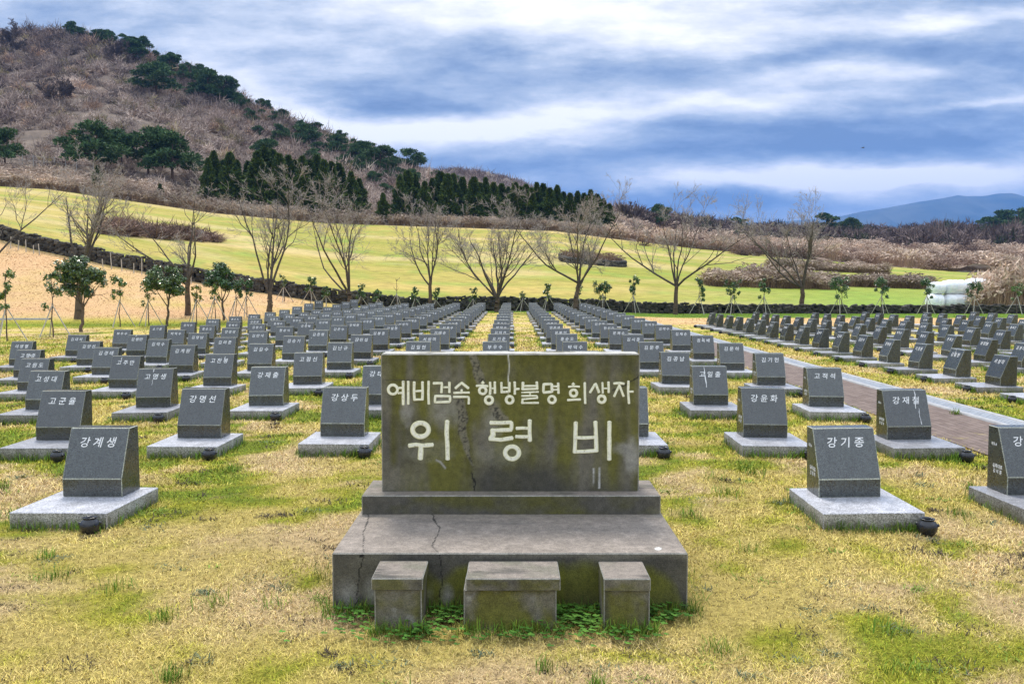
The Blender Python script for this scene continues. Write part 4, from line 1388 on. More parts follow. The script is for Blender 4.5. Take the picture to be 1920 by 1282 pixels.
round_tree(152, 622, 2.95, 2.1, 201, 'largest round glossy-leaved tree, left of the other leafy trees', np.array([1, 1, 1]))
round_tree(313, 611, 2.75, 2.1, 202, 'round leafy tree between the two others, its stems fanning below the crown', np.array([1.05, 1.05, .9]))
round_tree(419, 600, 2.75, 1.9, 203, 'bluish round leafy tree, rightmost of the three leafy trees', np.array([.75, .95, 1.0]))


def sapling(px, py, pt, label, seed, w=1.0, leaves=300, tint=(1, 1, 1), heads=1, Y=None, ylo=15, stakes=3):
    g = G(px, py, ylo, 54) if Y is None else GY(px, Y)
    H = (py - pt) / F * g[1] * 1.0
    rng = np.random.default_rng(seed)
    t = thing('sapling', label, 'young tree', tuple(g), 0, 'staked saplings round the plot')
    segs, cc_ = [], []
    for hd in range(heads):
        ox = (hd - (heads - 1) / 2) * .42 * w
        prev = np.array([ox * .25, 0, -.1]); r_ = .028
        for k in range(1, 8):
            f = k / 7
            q = np.array([ox * (.25 + .75 * f) + rng.normal(0, .018), rng.normal(0, .018), H * .93 * f])
            segs.append((prev, q, r_, r_ * .86)); prev, r_ = q, r_ * .86
        for k in range(7):
            f = rng.uniform(.35, .9)
            s0 = np.array([ox * (.25 + .75 * f), 0, H * f]); az = rng.uniform(0, 6.28)
            e = s0 + np.array([math.cos(az) * .26 * w, math.sin(az) * .26 * w, rng.uniform(.1, .34)])
            segs.append((s0, e, .010, .005))
            if leaves: cc_.append(e)
        if leaves:
            for k in range(6): cc_.append(np.array([ox + rng.normal(0, .10 * w), rng.normal(0, .10 * w), H * rng.uniform(.62, .97)]))
    link('trunk', seg_mesh('trunk', segs, 5, np.array([.13, .10, .08])).mesh('trunk', True), m_bark, t)
    if leaves:
        cc_ = np.array(cc_)
        V, Q, col = leaf_cloud(rng, cc_, rng.uniform(.08, .17, len(cc_)) * w, int(leaves * heads * 1.7), .060, np.array([.025, .06, .015]) * tint, np.array([.09, .16, .03]) * tint, 1.1, .5)
        link('crown', npmesh('crown', V, None, Q, False, {'col': col}), m_leaf, t)
    a0 = rng.uniform(-.5, .5)
    for k in range(stakes):
        az = a0 + k * 2.094 + .5
        foot = np.array([math.cos(az) * .62, math.sin(az) * .5, 0.0])
        foot[2] = float(hz(g[0] + foot[0], g[1] + foot[1])) - g[2] - .05
        mb = MB(); mb.tubes(foot[None], np.array([[math.cos(az) * -.03, 0, min(1.15, H * .62)]]), np.array([.021]), np.array([.019]), 6)
        link('support_stake', mb.mesh('support_stake', True), m_wood, t)


YEL = (1.8, 1.5, .8)
SAPS = [(12, 640, 508, 'yellowish staked sapling at the left edge beside the markers', 1.0, 260, YEL, 1), (99, 633, 505, 'tall staked sapling just left of the largest leafy tree', 1.0, 260, (1.3, 1.2, 1), 1),
        (225, 613, 517, 'staked sapling between the two bigger leafy trees at left', .9, 260, (1.3, 1.3, 1), 1), (279, 611, 522, 'thin staked sapling close left of the middle leafy tree', .9, 130, (1.4, 1.4, 1), 1),
        (369, 607, 528, 'orange-leaved staked sapling beside a bare trunk', .8, 170, (2.6, 1.6, .7), 1), (403, 603, 527, 'yellow-green staked sapling left of the bluish leafy tree', .8, 190, (1.7, 1.5, .8), 1),
        (443, 597, 530, 'staked sapling close right of the bluish leafy tree', .9, 260, (.9, 1.1, 1), 1), (463, 595, 522, 'silvery staked sapling right of the bluish leafy tree', .9, 280, (.9, 1.1, 1.2), 1),
        (533, 560, 512, 'slight sapling with pale stakes by the wall end, near the V-forked tree', .8, 110, (1.5, 1.3, .8), 1),
        (583, 566, 514, 'upright leafy sapling by the left part of the wall', .95, 330, (1.2, 1.3, .9), 1), (612, 567, 530, 'small bushy sapling by the wall, left of the twin-stemmed tree', .85, 260, (1.2, 1.2, .9), 1),
        (677, 574, 532, 'staked sapling by the wall, right of the twin-stemmed tree', .85, 240, (1.1, 1.2, 1), 1), (709, 575, 534, 'ragged staked sapling by the wall, second right of the twin-stemmed tree', .85, 200, (1.2, 1.3, 1), 1),
        (744, 576, 508, 'leafless staked sapling by the wall', .8, 0, (1, 1, 1), 1), (779, 580, 533, 'narrow dark sapling by the wall, left of the slender straight tree', .75, 260, (1, 1.1, 1), 1),
        (817, 582, 543, 'low sapling by the wall, right of the slender straight tree', .8, 200, (1.2, 1.2, .9), 1), (887, 583, 542, 'low ragged sapling by the wall, left of the vase-shaped tree', .85, 190, (1.2, 1.2, .9), 1),
        (980, 584, 543, 'tiny sapling by the wall between two columns of markers', .6, 80, (1.6, 1.3, .8), 1), (1027, 584, 530, 'round-headed sapling by the wall, right of the vase-shaped tree', .85, 260, (1.2, 1.2, .9), 1),
        (1084, 584, 532, 'sapling half hidden by the trunk of the dense bare tree', .8, 170, (1, 1.1, 1), 1), (1130, 584, 525, 'bushy two-headed sapling left of the narrow upright one', 1.1, 330, (.9, 1.1, 1), 2),
        (1187, 584, 514, 'upright cone-shaped sapling left of the tall bare tree', 1.0, 420, (.85, 1.05, .9), 1), (1311, 585, 520, 'cone-shaped sapling first right of the tall bare tree', 1.0, 420, (.85, 1.0, .9), 1),
        (1373, 585, 522, 'open two-stemmed sapling second right of the tall bare tree', 1.0, 200, (1, 1.1, .9), 2), (1432, 585, 517, 'sapling in front of the brown thicket, left of the broad tree', 1.0, 360, (.95, 1.1, .9), 1),
        (1573, 585, 515, 'two-headed sapling first right of the broad bare tree', 1.25, 300, (.9, 1.1, .9), 2), (1652, 585, 515, 'round bushy sapling in front of the green field', 1.3, 560, (.85, 1.05, 1), 1),
        (1737, 586, 522, 'sapling just left of the white wrapped bales', 1.2, 420, (.9, 1.05, .9), 1), (1826, 585, 524, 'sapling standing in front of the white wrapped bales', 1.1, 240, (1, 1.1, .9), 2),
        (1906, 586, 526, 'yellowish sapling before the tall pale reeds at right edge', 1.0, 220, (1.6, 1.5, .8), 1)]
for i, (px, py, pt, lb, w_, lv, ti, hd) in enumerate(SAPS):
    sapling(px, py, pt, lb, 300 + i, w_, lv, np.array(ti), hd, Y=None if px < 480 else (50.5 if px < 760 else 52.2))
SIDEP = ['first', 'second', 'third', 'fourth', 'fifth', 'sixth', 'seventh', 'eighth', 'ninth', 'tenth', 'eleventh', 'twelfth']
for i, px in enumerate((24, 38, 53, 67, 78, 196, 212, 231, 253, 268, 360, 388)):
    g = GY(px, 52.4)
    mb = MB(); mb.tubes(np.array([[0, 0, -.1]]), np.array([[rnd.uniform(-.08, .08), 0, rnd.uniform(.5, .85) if i not in (6, 9) else 1.0]]), np.array([.028]), np.array([.026]), 6)
    tag(link('wooden_stake', mb.mesh('wooden_stake', True), m_wood, None, tuple(g)), f'short pale wooden stake before the left wall, {SIDEP[i]} from the left edge', 'stake', 'pale stakes along the left wall')


# ------------------------------------------------------------------ hillside vegetation
def bush_protos(rng, n_p, n_t, w0, w1, l0=.14, l1=.34):
    """bare rounded shrubs: fans of thin twigs, unit radius"""
    out_ = []
    for _ in range(n_p):
        az = rng.uniform(0, 2 * np.pi, n_t); pol = np.arccos(rng.uniform(.02, 1, n_t))
        d = np.stack([np.sin(pol) * np.cos(az), np.sin(pol) * np.sin(az), np.cos(pol)], 1)
        r0 = rng.uniform(.05, .8, n_t); r1 = np.clip(r0 + rng.uniform(l0, l1, n_t), .3, 1.06)
        d2 = d + rng.normal(0, .22, d.shape)
        p0 = d * r0[:, None]; p1 = d2 * r1[:, None]
        s_ = np.cross(d, rng.normal(0, 1, d.shape)); s_ /= np.linalg.norm(s_, axis=1, keepdims=True)
        ww = rng.uniform(w0, w1, n_t)[:, None]
        V = np.stack([p0 - s_ * ww, p0 + s_ * ww, p1], 1)
        out_.append((V, np.clip(r1, 0, 1)))
    return out_


def scatter(name, pos, rad, hgt, cols, protos, label, cat, mat, colvar=.35):
    k = R.integers(0, len(protos), len(pos)); Vs, Cs = [], []
    for i in range(len(pos)):
        V, rr = protos[k[i]]
        a = R.uniform(0, 6.28); c_, s_ = math.cos(a), math.sin(a)
        Vr = V @ np.array([[c_, s_, 0], [-s_, c_, 0], [0, 0, 1.]])
        Vs.append((Vr * np.array([rad[i], rad[i], hgt[i]]) + pos[i]).reshape(-1, 3))
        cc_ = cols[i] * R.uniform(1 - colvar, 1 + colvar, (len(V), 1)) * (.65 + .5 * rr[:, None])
        Cs.append(np.repeat(cc_, 3, 0))
    V = np.concatenate(Vs)
    return stuff(name, npmesh(name, V, np.arange(len(V)).reshape(-1, 3), None, False, {'col': np.concatenate(Cs)}), mat, label, cat)


BP = bush_protos(np.random.default_rng(5), 8, 250, .018, .042)
BP2 = bush_protos(np.random.default_rng(6), 6, 460, .025, .06, .07, .17)
n = 4300
px = R.uniform(-160, 1190, n); s_ = R.random(n) ** .72
Y1b = np.interp(px, T1[:, 0], T1[:, 2]); Y3b = np.interp(px, T3[:, 0], T3[:, 2])
Yb = Y1b + 9 + s_ * (Y3b + 14 - Y1b - 9)
Xb = (px - 960) / F * Yb
pos = np.stack([Xb, Yb, hz(Xb, Yb) - .3], 1)
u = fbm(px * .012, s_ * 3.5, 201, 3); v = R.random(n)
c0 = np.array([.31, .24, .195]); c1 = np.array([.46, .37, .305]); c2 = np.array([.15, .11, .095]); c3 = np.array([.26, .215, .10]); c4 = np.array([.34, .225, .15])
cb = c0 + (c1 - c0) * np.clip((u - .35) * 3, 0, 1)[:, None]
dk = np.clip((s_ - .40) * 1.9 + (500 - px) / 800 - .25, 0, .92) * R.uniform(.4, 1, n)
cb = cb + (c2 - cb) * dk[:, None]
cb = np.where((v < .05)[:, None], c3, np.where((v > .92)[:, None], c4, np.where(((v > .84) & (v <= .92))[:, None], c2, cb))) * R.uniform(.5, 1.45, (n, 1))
rad = R.uniform(1.5, 3.4, n) * (.75 + .5 * s_); hg = rad * R.uniform(.8, 1.25, n)
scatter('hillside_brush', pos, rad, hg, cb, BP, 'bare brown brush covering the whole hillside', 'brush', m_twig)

# wooded belt far right, ridge of the second hill
n = 1500
px = R.uniform(1080, 2050, n); Yb = R.uniform(235, 420, n) ** 1.0
Xb = (px - 960) / F * Yb
pos = np.stack([Xb, Yb, hz(Xb, Yb) - .3], 1)
cb = np.array([.135, .10, .085]) * R.uniform(.6, 1.5, (n, 1)); v = R.random(n)
cb = np.where((v < .12)[:, None], np.array([.05, .06, .03]), cb)
rad = R.uniform(2.2, 4.6, n); sk = np.clip((1500 - np.abs(px - 1500)) / 1500, 0, 1)
bumpy = .75 + .9 * fbm(px * .02, Yb * .01, 205, 3) + np.clip((px - 1690) / 200, 0, .6)
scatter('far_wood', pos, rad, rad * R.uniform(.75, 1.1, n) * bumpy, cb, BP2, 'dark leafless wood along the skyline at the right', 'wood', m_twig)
n = 420
px = R.uniform(760, 1230, n); t_ = R.uniform(-.55, .12, n)
Yb = 560 + t_ * 150; Xb = (px - 960) / F * 560
zb = 8 + (slope_of(np.interp(px, pr[:, 0], pr[:, 1])) * 560 - 8) * (1 - t_ ** 2) + EYE
cb = np.array([.27, .20, .165]) * R.uniform(.55, 1.2, (n, 1))
rad = R.uniform(4, 7.5, n)
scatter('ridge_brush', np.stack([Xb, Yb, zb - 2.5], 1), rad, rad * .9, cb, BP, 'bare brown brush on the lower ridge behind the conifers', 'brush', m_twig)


# silver grass
def reed_proto(rng, n_s):
    az = rng.uniform(0, 2 * np.pi, n_s); r_ = rng.uniform(0, .35, n_s)
    p0 = np.stack([np.cos(az) * r_, np.sin(az) * r_, 0 * az], 1)
    out_ = np.stack([np.cos(az), np.sin(az), 0 * az], 1) * rng.uniform(.05, .45, n_s)[:, None]
    p1 = p0 + out_ + np.array([0, 0, 1.]) * rng.uniform(.55, 1.0, n_s)[:, None]
    s_ = np.stack([-np.sin(az), np.cos(az), 0 * az], 1); s2 = rng.normal(0, 1, (n_s, 3)); s_ = s_ * .4 + s2; s_ /= np.linalg.norm(s_, axis=1, keepdims=True)
    w_ = rng.uniform(.010, .022, n_s)[:, None]
    V = [np.stack([p0 - s_ * w_, p0 + s_ * w_, p1], 1)]; kind = [np.zeros(n_s)]
    q = n_s // 2                                                    # plumes
    h0 = p1[:q]; dr_ = rng.normal(0, .16, (q, 3)); dr_[:, 2] = rng.uniform(.02, .16, q)
    wp = rng.uniform(.03, .065, q)[:, None]; sv = np.cross(dr_, rng.normal(0, 1, (q, 3))); sv /= np.linalg.norm(sv, axis=1, keepdims=True)
    V.append(np.stack([h0 - dr_ * .5 - sv * wp * .3, h0 + sv * wp, h0 + dr_], 1)); kind.append(np.ones(q))
    V.append(np.stack([h0 - dr_ * .5 + sv * wp * .3, h0 - sv * wp, h0 + dr_ * .8], 1)); kind.append(np.ones(q))
    return np.concatenate(V), np.concatenate(kind)


RP = [reed_proto(np.random.default_rng(40 + i), 46) for i in range(6)]


def reeds(name, pos, wid, hgt, stem, plume, label, dense=1.0):
    Vs, Cs = [], []
    for i in range(len(pos)):
        V, kd = RP[i % len(RP)]
        a = R.uniform(0, 6.28); c_, s_ = math.cos(a), math.sin(a)
        Vr = V @ np.array([[c_, s_, 0], [-s_, c_, 0], [0, 0, 1.]])
        Vs.append((Vr * np.array([wid[i], wid[i], hgt[i]]) + pos[i]).reshape(-1, 3))
        cc_ = np.where(kd[:, None] > 0, plume[i], stem[i]) * R.uniform(.65, 1.3, (len(V), 1))
        Cs.append(np.repeat(cc_, 3, 0))
    V = np.concatenate(Vs)
    return stuff(name, npmesh(name, V, np.arange(len(V)).reshape(-1, 3), None, False, {'col': np.concatenate(Cs)}), m_reed, label, 'reeds')


def ground_pts(px, Y):
    X = (px - 960) / F * Y
    return np.stack([X, Y, hz(X, Y) - .05], 1)


STEM = np.array([.30, .205, .135]); PLUME = np.array([.62, .485, .375])
# belt at the foot of the hill
n = 2600
px = R.uniform(-80, 1170, n); Yb = np.interp(px, T1[:, 0], T1[:, 2]) + R.uniform(0, 1, n) ** 1.4 * 13
pl = fbm(px * .02, Yb * .2, 210, 3)
pc = PLUME * (.5 + .6 * np.clip((pl - .3) * 2, 0, 1) * np.where(px < 330, 1.0, .8))[:, None]
reeds('reed_fringe', ground_pts(px, Yb), R.uniform(.9, 1.6, n), R.uniform(1.0, 2.0, n), np.repeat(STEM[None] * .95, n, 0) * R.uniform(.6, 1.2, (n, 1)), pc, 'pinkish dry reeds along the upper edge of the sloping field')
# plain of reeds at the right
n = 6200
px = R.uniform(1120, 2060, n); Y1b = np.interp(px, T1[:, 0], T1[:, 2])
Yb = Y1b + (fbm(px * .03, px * 0, 215, 3) - .35) * 12 * np.clip((px - 1200) / 200, 0, 1) + (R.uniform(0, 1, n) ** 1.15) * (252 - Y1b)
pl = fbm(px * .016, Yb * .06, 211, 4)
hole = fbm(px * .010 + 3, Yb * .09, 213, 3)
kp = (hole < .57) | (R.random(n) < .22); px, Yb, pl = px[kp], Yb[kp], pl[kp]; n = len(px)
br_ = np.clip((pl - .44) * 6, 0, 1)
pc = np.array([.27, .185, .14]) + (PLUME * 1.08 - np.array([.27, .185, .14])) * br_[:, None]
sc_ = STEM * .6 + (STEM * 1.1 - STEM * .6) * br_[:, None]
reeds('reed_plain', ground_pts(px, Yb), R.uniform(1.0, 2.2, n), R.uniform(.7, 2.3, n) * (.65 + .65 * br_), sc_, pc, 'wide plain of pale pink silver grass at the right')
# dark scrub among those reeds
n = 1100
px = R.uniform(1150, 2030, n); Yb = R.uniform(132, 248, n)
kp = fbm(px * .012, Yb * .08, 214, 3) > .50; px, Yb = px[kp], Yb[kp]; n = len(px)
rad = R.uniform(1.0, 2.4, n)
scatter('scrub', ground_pts(px, Yb), rad, rad * R.uniform(.6, 1.1, n), np.array([.13, .09, .07]) * R.uniform(.6, 1.4, (n, 1)), BP, 'dark low scrub scattered through the reed plain', 'scrub', m_twig)


def zone(name, label, n, pxr, Yr, h, stem, plume, wid=(.8, 1.4), edge=None):
    px = R.uniform(*pxr, n); Yb = R.uniform(*Yr, n)
    hh = R.uniform(h[0], h[1], n)
    if edge is not None: hh = hh * np.interp(px, edge[0], edge[1])
    hh = hh * (.45 + 1.1 * fbm(px * .045, Yb * .35, 230, 4))
    kp = hh > .12; px, Yb, hh = px[kp], Yb[kp], hh[kp]; n = len(px)
    return reeds(name, ground_pts(px, Yb), R.uniform(*wid, n), hh, np.repeat(np.array(stem)[None], n, 0) * R.uniform(.7, 1.25, (n, 1)), np.repeat(np.array(plume)[None], n, 0) * R.uniform(.75, 1.15, (n, 1)), label)


zone('reed_thicket', 'brownish reed thicket in the green field behind the broad bare tree', 430, (1318, 1560), (74, 81), (.85, 1.6), STEM * .8, PLUME * .8, edge=([1318, 1345, 1400, 1440, 1530, 1560], [.55, .75, .95, 1.05, .95, .4]))
zone('reed_hedge', 'low brown reed strip across the green field at the right', 330, (1550, 1745), (79, 83), (.7, 1.25), STEM * .75, PLUME * .55, edge=([1550, 1580, 1700, 1745], [1.25, .9, .95, 1.0]))
zone('reed_border', 'thin brown reed line between the two green strips', 420, (1440, 1660), (104, 110), (.6, 1.2), STEM * .8, PLUME * .75)
zone('tall_reeds', 'tall dense stand of pale silver grass beside the wrapped bales', 900, (1822, 2040), (56.5, 63.5), (1.6, 2.75), STEM * 1.25, PLUME * 1.12, (.7, 1.2), edge=([1815, 1835, 1860, 1890, 1925, 2040], [.62, .72, .85, .95, 1.05, 1.05]))
n = 120
px = R.uniform(196, 405, n); tt = (px - 196) / 209
yb_ = [G(q, float(np.interp(q, [196, 300, 405], [440, 449, 455])), 56, 200)[1] for q in (196, 250, 300, 350, 405)]
Yb = np.interp(px, [196, 250, 300, 350, 405], yb_) + R.uniform(.5, 5, n)
rad = R.uniform(.9, 1.7, n); prof_ = np.interp(tt, [0, .1, .35, .7, 1], [.8, 1.15, .9, .95, .6])
scatter('bramble_thicket', ground_pts(px, Yb), rad, rad * 1.05 * prof_, np.array([.20, .135, .105]) * R.uniform(.6, 1.4, (n, 1)), BP, 'long brown bramble thicket in the sloping field at left', 'thicket', m_twig)
n = 170
a = R.uniform(0, 2 * np.pi, n); r_ = np.sqrt(R.random(n))
Xb = ENC[0] + np.cos(a) * r_ * ENC[2]; Yb = ENC[1] + np.sin(a) * r_ * ENC[3]
reeds('dry_grass', np.stack([Xb, Yb, hz(Xb, Yb)], 1), R.uniform(.5, .9, n), R.uniform(.5, 1.15, n), np.repeat(STEM[None] * .6, n, 0), np.repeat(STEM[None] * .9, n, 0), 'dry brown grass filling the stone ring in the field')


# evergreens
def needle_mesh(rng, pads, n, size, c0, c1, flat):
    k = rng.choice(len(pads), n, p=pads[:, 3] ** 2 / (pads[:, 3] ** 2).sum())
    d = rng.normal(0, 1, (n, 3)); d /= np.linalg.norm(d, axis=1, keepdims=True)
    d[:, 2] = np.abs(d[:, 2]) * np.where(rng.random(n) < .75, 1, -.6)
    p = pads[k, :3] + d * (pads[k, 3] * rng.random(n) ** .4)[:, None] * np.array([1, 1, flat])
    g = d * np.array([1, 1, .5]) + rng.normal(0, .5, (n, 3)) + np.array([0, 0, .35]); g /= np.linalg.norm(g, axis=1, keepdims=True)
    s_ = np.cross(g, rng.normal(0, 1, (n, 3))); s_ /= np.linalg.norm(s_, axis=1, keepdims=True)
    L_ = (size * rng.uniform(.6, 1.4, n))[:, None]
    V = np.stack([p - s_ * L_ * .30, p + s_ * L_ * .30, p + g * L_], 1).reshape(-1, 3)
    light = np.clip(.35 + .65 * (d[:, 2:3] > 0), 0, 1)
    col = (c0 + (c1 - c0) * rng.random((n, 1))) * (.8 + .35 * rng.random((n, 1)))
    return V, np.arange(3 * n).reshape(-1, 3), np.repeat(col, 3, 0)


def pine_proto(seed, n_pads, n, shape):
    rng = np.random.default_rng(seed)
    pads = []
    for i in range(n_pads):
        t = rng.random() ** .8
        z_ = .28 + .68 * t
        rmax = {'broad': .52 * (1 - t ** 3 * .75), 'round': .46 * math.sqrt(max(.05, 1 - (2 * t - 1) ** 2)), 'thin': .30 * (1 - .6 * t)}[shape]
        a = rng.uniform(0, 6.28); r_ = rmax * rng.uniform(.25, 1)
        pads.append((math.cos(a) * r_, math.sin(a) * r_, z_, rng.uniform(.11, .19)))
    pads = np.array(pads)
    V, T, col = needle_mesh(rng, pads, n, .055, np.array([.032, .080, .030]), np.array([.12, .19, .07]), .62)
    crown = npmesh('crown', V, T, None, False, {'col': col}); crown.materials.append(m_needle)
    segs = [(np.array([0, 0, -.06]), np.array([rng.normal(0, .02), 0, .4]), .026, .02), (np.array([0, 0, .38]), np.array([rng.normal(0, .03), rng.normal(0, .03), .85]), .02, .008)]
    for q in pads[::2]:
        segs.append((np.array([0, 0, max(.2, q[2] - .12)]), q[:3] - np.array([0, 0, .03]), .010, .004))
    tr = seg_mesh('trunk', segs, 5, np.array([.11, .075, .055])).mesh('trunk', True); tr.materials.append(m_bark)
    return crown, tr


def cedar_proto(seed, n):
    rng = np.random.default_rng(seed)
    t = rng.random(n) ** .95
    prof = np.clip((1 - t), 0, 1) ** .85 * .26 * (.68 + .64 * vnoise(t * 13, t * 0 + seed, seed)) + .004
    a = rng.uniform(0, 6.28, n)
    lob = 1 + .22 * np.sin(a * 3 + t * 17 + seed) + .12 * np.sin(a * 7 + t * 31)
    r_ = prof * lob * rng.random(n) ** .3
    p = np.stack([np.cos(a) * r_, np.sin(a) * r_, .05 + .93 * t], 1)
    g = np.stack([np.cos(a), np.sin(a), 0 * a + .45], 1) + rng.normal(0, .5, (n, 3)); g /= np.linalg.norm(g, axis=1, keepdims=True)
    s_ = np.cross(g, rng.normal(0, 1, (n, 3))); s_ /= np.linalg.norm(s_, axis=1, keepdims=True)
    L_ = (.045 * rng.uniform(.6, 1.5, n))[:, None]
    V = np.stack([p - s_ * L_ * .32, p + s_ * L_ * .32, p + g * L_], 1).reshape(-1, 3)
    col = np.array([.030, .062, .015]) + np.array([.10, .115, .018]) * rng.random((n, 1)) ** 1.5
    crown = npmesh('crown', V, np.arange(3 * n).reshape(-1, 3), None, False, {'col': np.repeat(col, 3, 0)}); crown.materials.append(m_needle)
    tr = seg_mesh('trunk', [(np.array([0, 0, -.08]), np.array([0, 0, .9]), .018, .004)], 6, np.array([.10, .07, .05])).mesh('trunk', True); tr.materials.append(m_bark)
    return crown, tr


PINES = [pine_proto(61, 26, 5200, 'broad'), pine_proto(62, 22, 4600, 'round'), pine_proto(63, 30, 5600, 'broad'), pine_proto(64, 14, 3000, 'thin')]
CEDARS = [cedar_proto(71 + i, 5200) for i in range(4)]


def conifer(name, proto, at, h, wsc, label, cat, group, rz):
    t = thing(name, label, cat, tuple(at), rz, group)
    t.scale = (h * wsc, h * wsc, h)
    link('crown', proto[0], None, t); link('trunk', proto[1], None, t)
    return t


# the larger pines one can tell apart: foot and top in the picture, width
BIG = [(20, 318, 252, 75, 0, 'dark pine at the left edge above the wire fence'), (188, 330, 244, 105, 0, 'broad flat-layered pine, leftmost of the big pines above the left field'),
       (236, 318, 250, 80, 2, 'pine close behind the leftmost broad pine above the left field'), (285, 330, 248, 95, 2, 'tall pine in the middle of the big pines above the left field'),
       (330, 342, 262, 100, 0, 'lower spreading pine at the right end of the big pines'), (303, 184, 128, 84, 0, 'lone broad pine halfway up the bare hill'), (398, 196, 140, 58, 1, 'dark rounded pine between the lone pine and the ridge'),
       (428, 196, 150, 56, 1, 'pine just right of the dark rounded pine below the ridge'), (376, 335, 300, 34, 1, 'small pine in front of the tall cedar row at left'), (572, 276, 238, 58, 0, 'spreading pine on the slope under the middle of the ridge'),
       (505, 318, 266, 60, 1, 'pale green rounded tree rising over the left cedars'), (716, 332, 280, 62, 1, 'dark pine in the gap between the two cedar rows'), (690, 308, 270, 50, 2, 'pine above the gap between the two cedar rows'),
       (768, 326, 285, 60, 0, 'pine above the left end of the right cedar row'), (800, 318, 290, 46, 2, 'pine on the low ridge over the right cedar row'), (818, 325, 298, 30, 3, 'thin twisted pine on the skyline over the right cedars'),
       (880, 352, 326, 40, 1, 'small round pine behind the right cedar row'), (1238, 432, 388, 40, 1, 'dark round evergreen behind the tall clear bare tree'), (1886, 440, 398, 62, 2, 'dark pine wood clump at the right edge of the skyline, left one'),
       (1918, 444, 396, 66, 0, 'dark pine at the right edge of the skyline'), (1850, 442, 410, 44, 1, 'smaller dark evergreen left of the right edge pines'), (1545, 440, 404, 52, 1, 'dark evergreen behind the broad bare tree'),
       (1588, 444, 412, 42, 2, 'dark evergreen right behind the broad bare tree, before the mountain'), (1382, 432, 410, 34, 1, 'small dark evergreen on the skyline between two bare trees'), (1760, 440, 424, 30, 1, 'small olive evergreen in the skyline wood')]
for i, (px, py, pt, wpx, k, lb) in enumerate(BIG):
    g = G(px, py, 100, 430)
    h = (py - pt) / F * g[1] * 1.08
    conifer('pine_tree', PINES[k], g, h, wpx / (py - pt) * (.95 if k != 3 else 1.3), lb, 'pine tree', 'pines on the hill', R.uniform(0, 6.28))
# belt of pines along the ridge
cnt = 0
while cnt < 118:
    px = 130 + 730 * rnd.random()
    d0 = float(np.interp(px, [130, 200, 280, 400, 500, 620, 760, 860], [3, 8, 28, 46, 62, 74, 60, 16]))
    if px < 215 and rnd.random() < .5: continue
    dn = d0 * rnd.random() ** 1.9
    yr = float(np.interp(px, T3[:, 0], T3[:, 1])) + dn
    g = G(px, yr + 3, 150, 340)
    hp = rnd.uniform(17, 33) * (1.15 if dn > 15 else .85)
    h = hp / F * g[1]
    k = rnd.choice([0, 1, 1, 2, 2, 3] if dn < 6 else [0, 1, 1, 2])
    conifer('pine_tree', PINES[k], g, h, rnd.uniform(.85, 1.35), 'dark green pine in the belt along the ridge of the hill', 'pine tree', 'pines of the ridge belt', rnd.uniform(0, 6.28))
    cnt += 1
# two rows of cedars at the foot of the hill
ROWS = [[(396, 395, 296), (407, 398, 283), (424, 398, 300), (437, 400, 286), (450, 398, 300), (470, 400, 302), (488, 402, 284), (501, 402, 276), (516, 402, 280), (528, 404, 288), (545, 404, 291), (558, 404, 300),
         (571, 408, 292), (585, 408, 300), (598, 410, 290), (611, 410, 300), (625, 411, 303), (638, 412, 306), (661, 414, 322), (676, 414, 335)],
        [(752, 420, 330), (766, 420, 319), (780, 420, 326), (798, 420, 340), (812, 421, 334), (828, 421, 322), (840, 422, 326), (851, 422, 326), (868, 423, 332), (889, 424, 332), (899, 424, 342), (911, 425, 333),
         (926, 426, 342), (941, 427, 344), (953, 428, 350), (966, 428, 342), (976, 429, 350), (986, 430, 345), (996, 430, 352), (1006, 431, 342), (1018, 432, 344), (1030, 433, 352), (1044, 434, 347), (1056, 436, 360), (1068, 437, 362),
         (1082, 438, 358), (1094, 440, 362), (1106, 440, 356), (1118, 441, 364), (1130, 442, 372), (1141, 443, 382)]]
for ri, row in enumerate(ROWS):
    for i, (px, py, pt) in enumerate(row):
        Yb = float(np.interp(px, T1[:, 0], T1[:, 2])) + 7 + (i % 3) * 2.5
        g = GY(px, Yb)
        h = EYE + float(slope_of(pt)) * Yb - g[2]
        lb = f'dark conical cedar, {ORD[i]} from the left in the left cedar row' if ri == 0 else (f'dark conical cedar, {ORD[i]} from the left in the right cedar row' if i < 20 else 'dark conical cedar near the right end of the right cedar row')
        conifer('cedar_tree', CEDARS[(i * 3 + ri) % 4], g, h, R.uniform(.85, 1.2), lb, 'cedar tree', 'cedars at the foot of the hill', R.uniform(0, 6.28))
for px, py, pt in ((190, 352, 310), (306, 372, 344), (720, 412, 362), (600, 408, 360)):
    Yb = float(np.interp(px, T1[:, 0], T1[:, 2])) + 4
    g = GY(px, Yb); h = EYE + float(slope_of(pt)) * Yb - g[2]
    conifer('cedar_tree', CEDARS[1], g, h, 1.1, {190: 'lone young cedar in front of the big pines', 306: 'small young cedar in the brush right of the big pines', 720: 'slim lone cedar between the two cedar rows', 600: 'low young cedar before the left cedar row'}[px], 'cedar tree',
            'young cedars', R.uniform(0, 6.28))

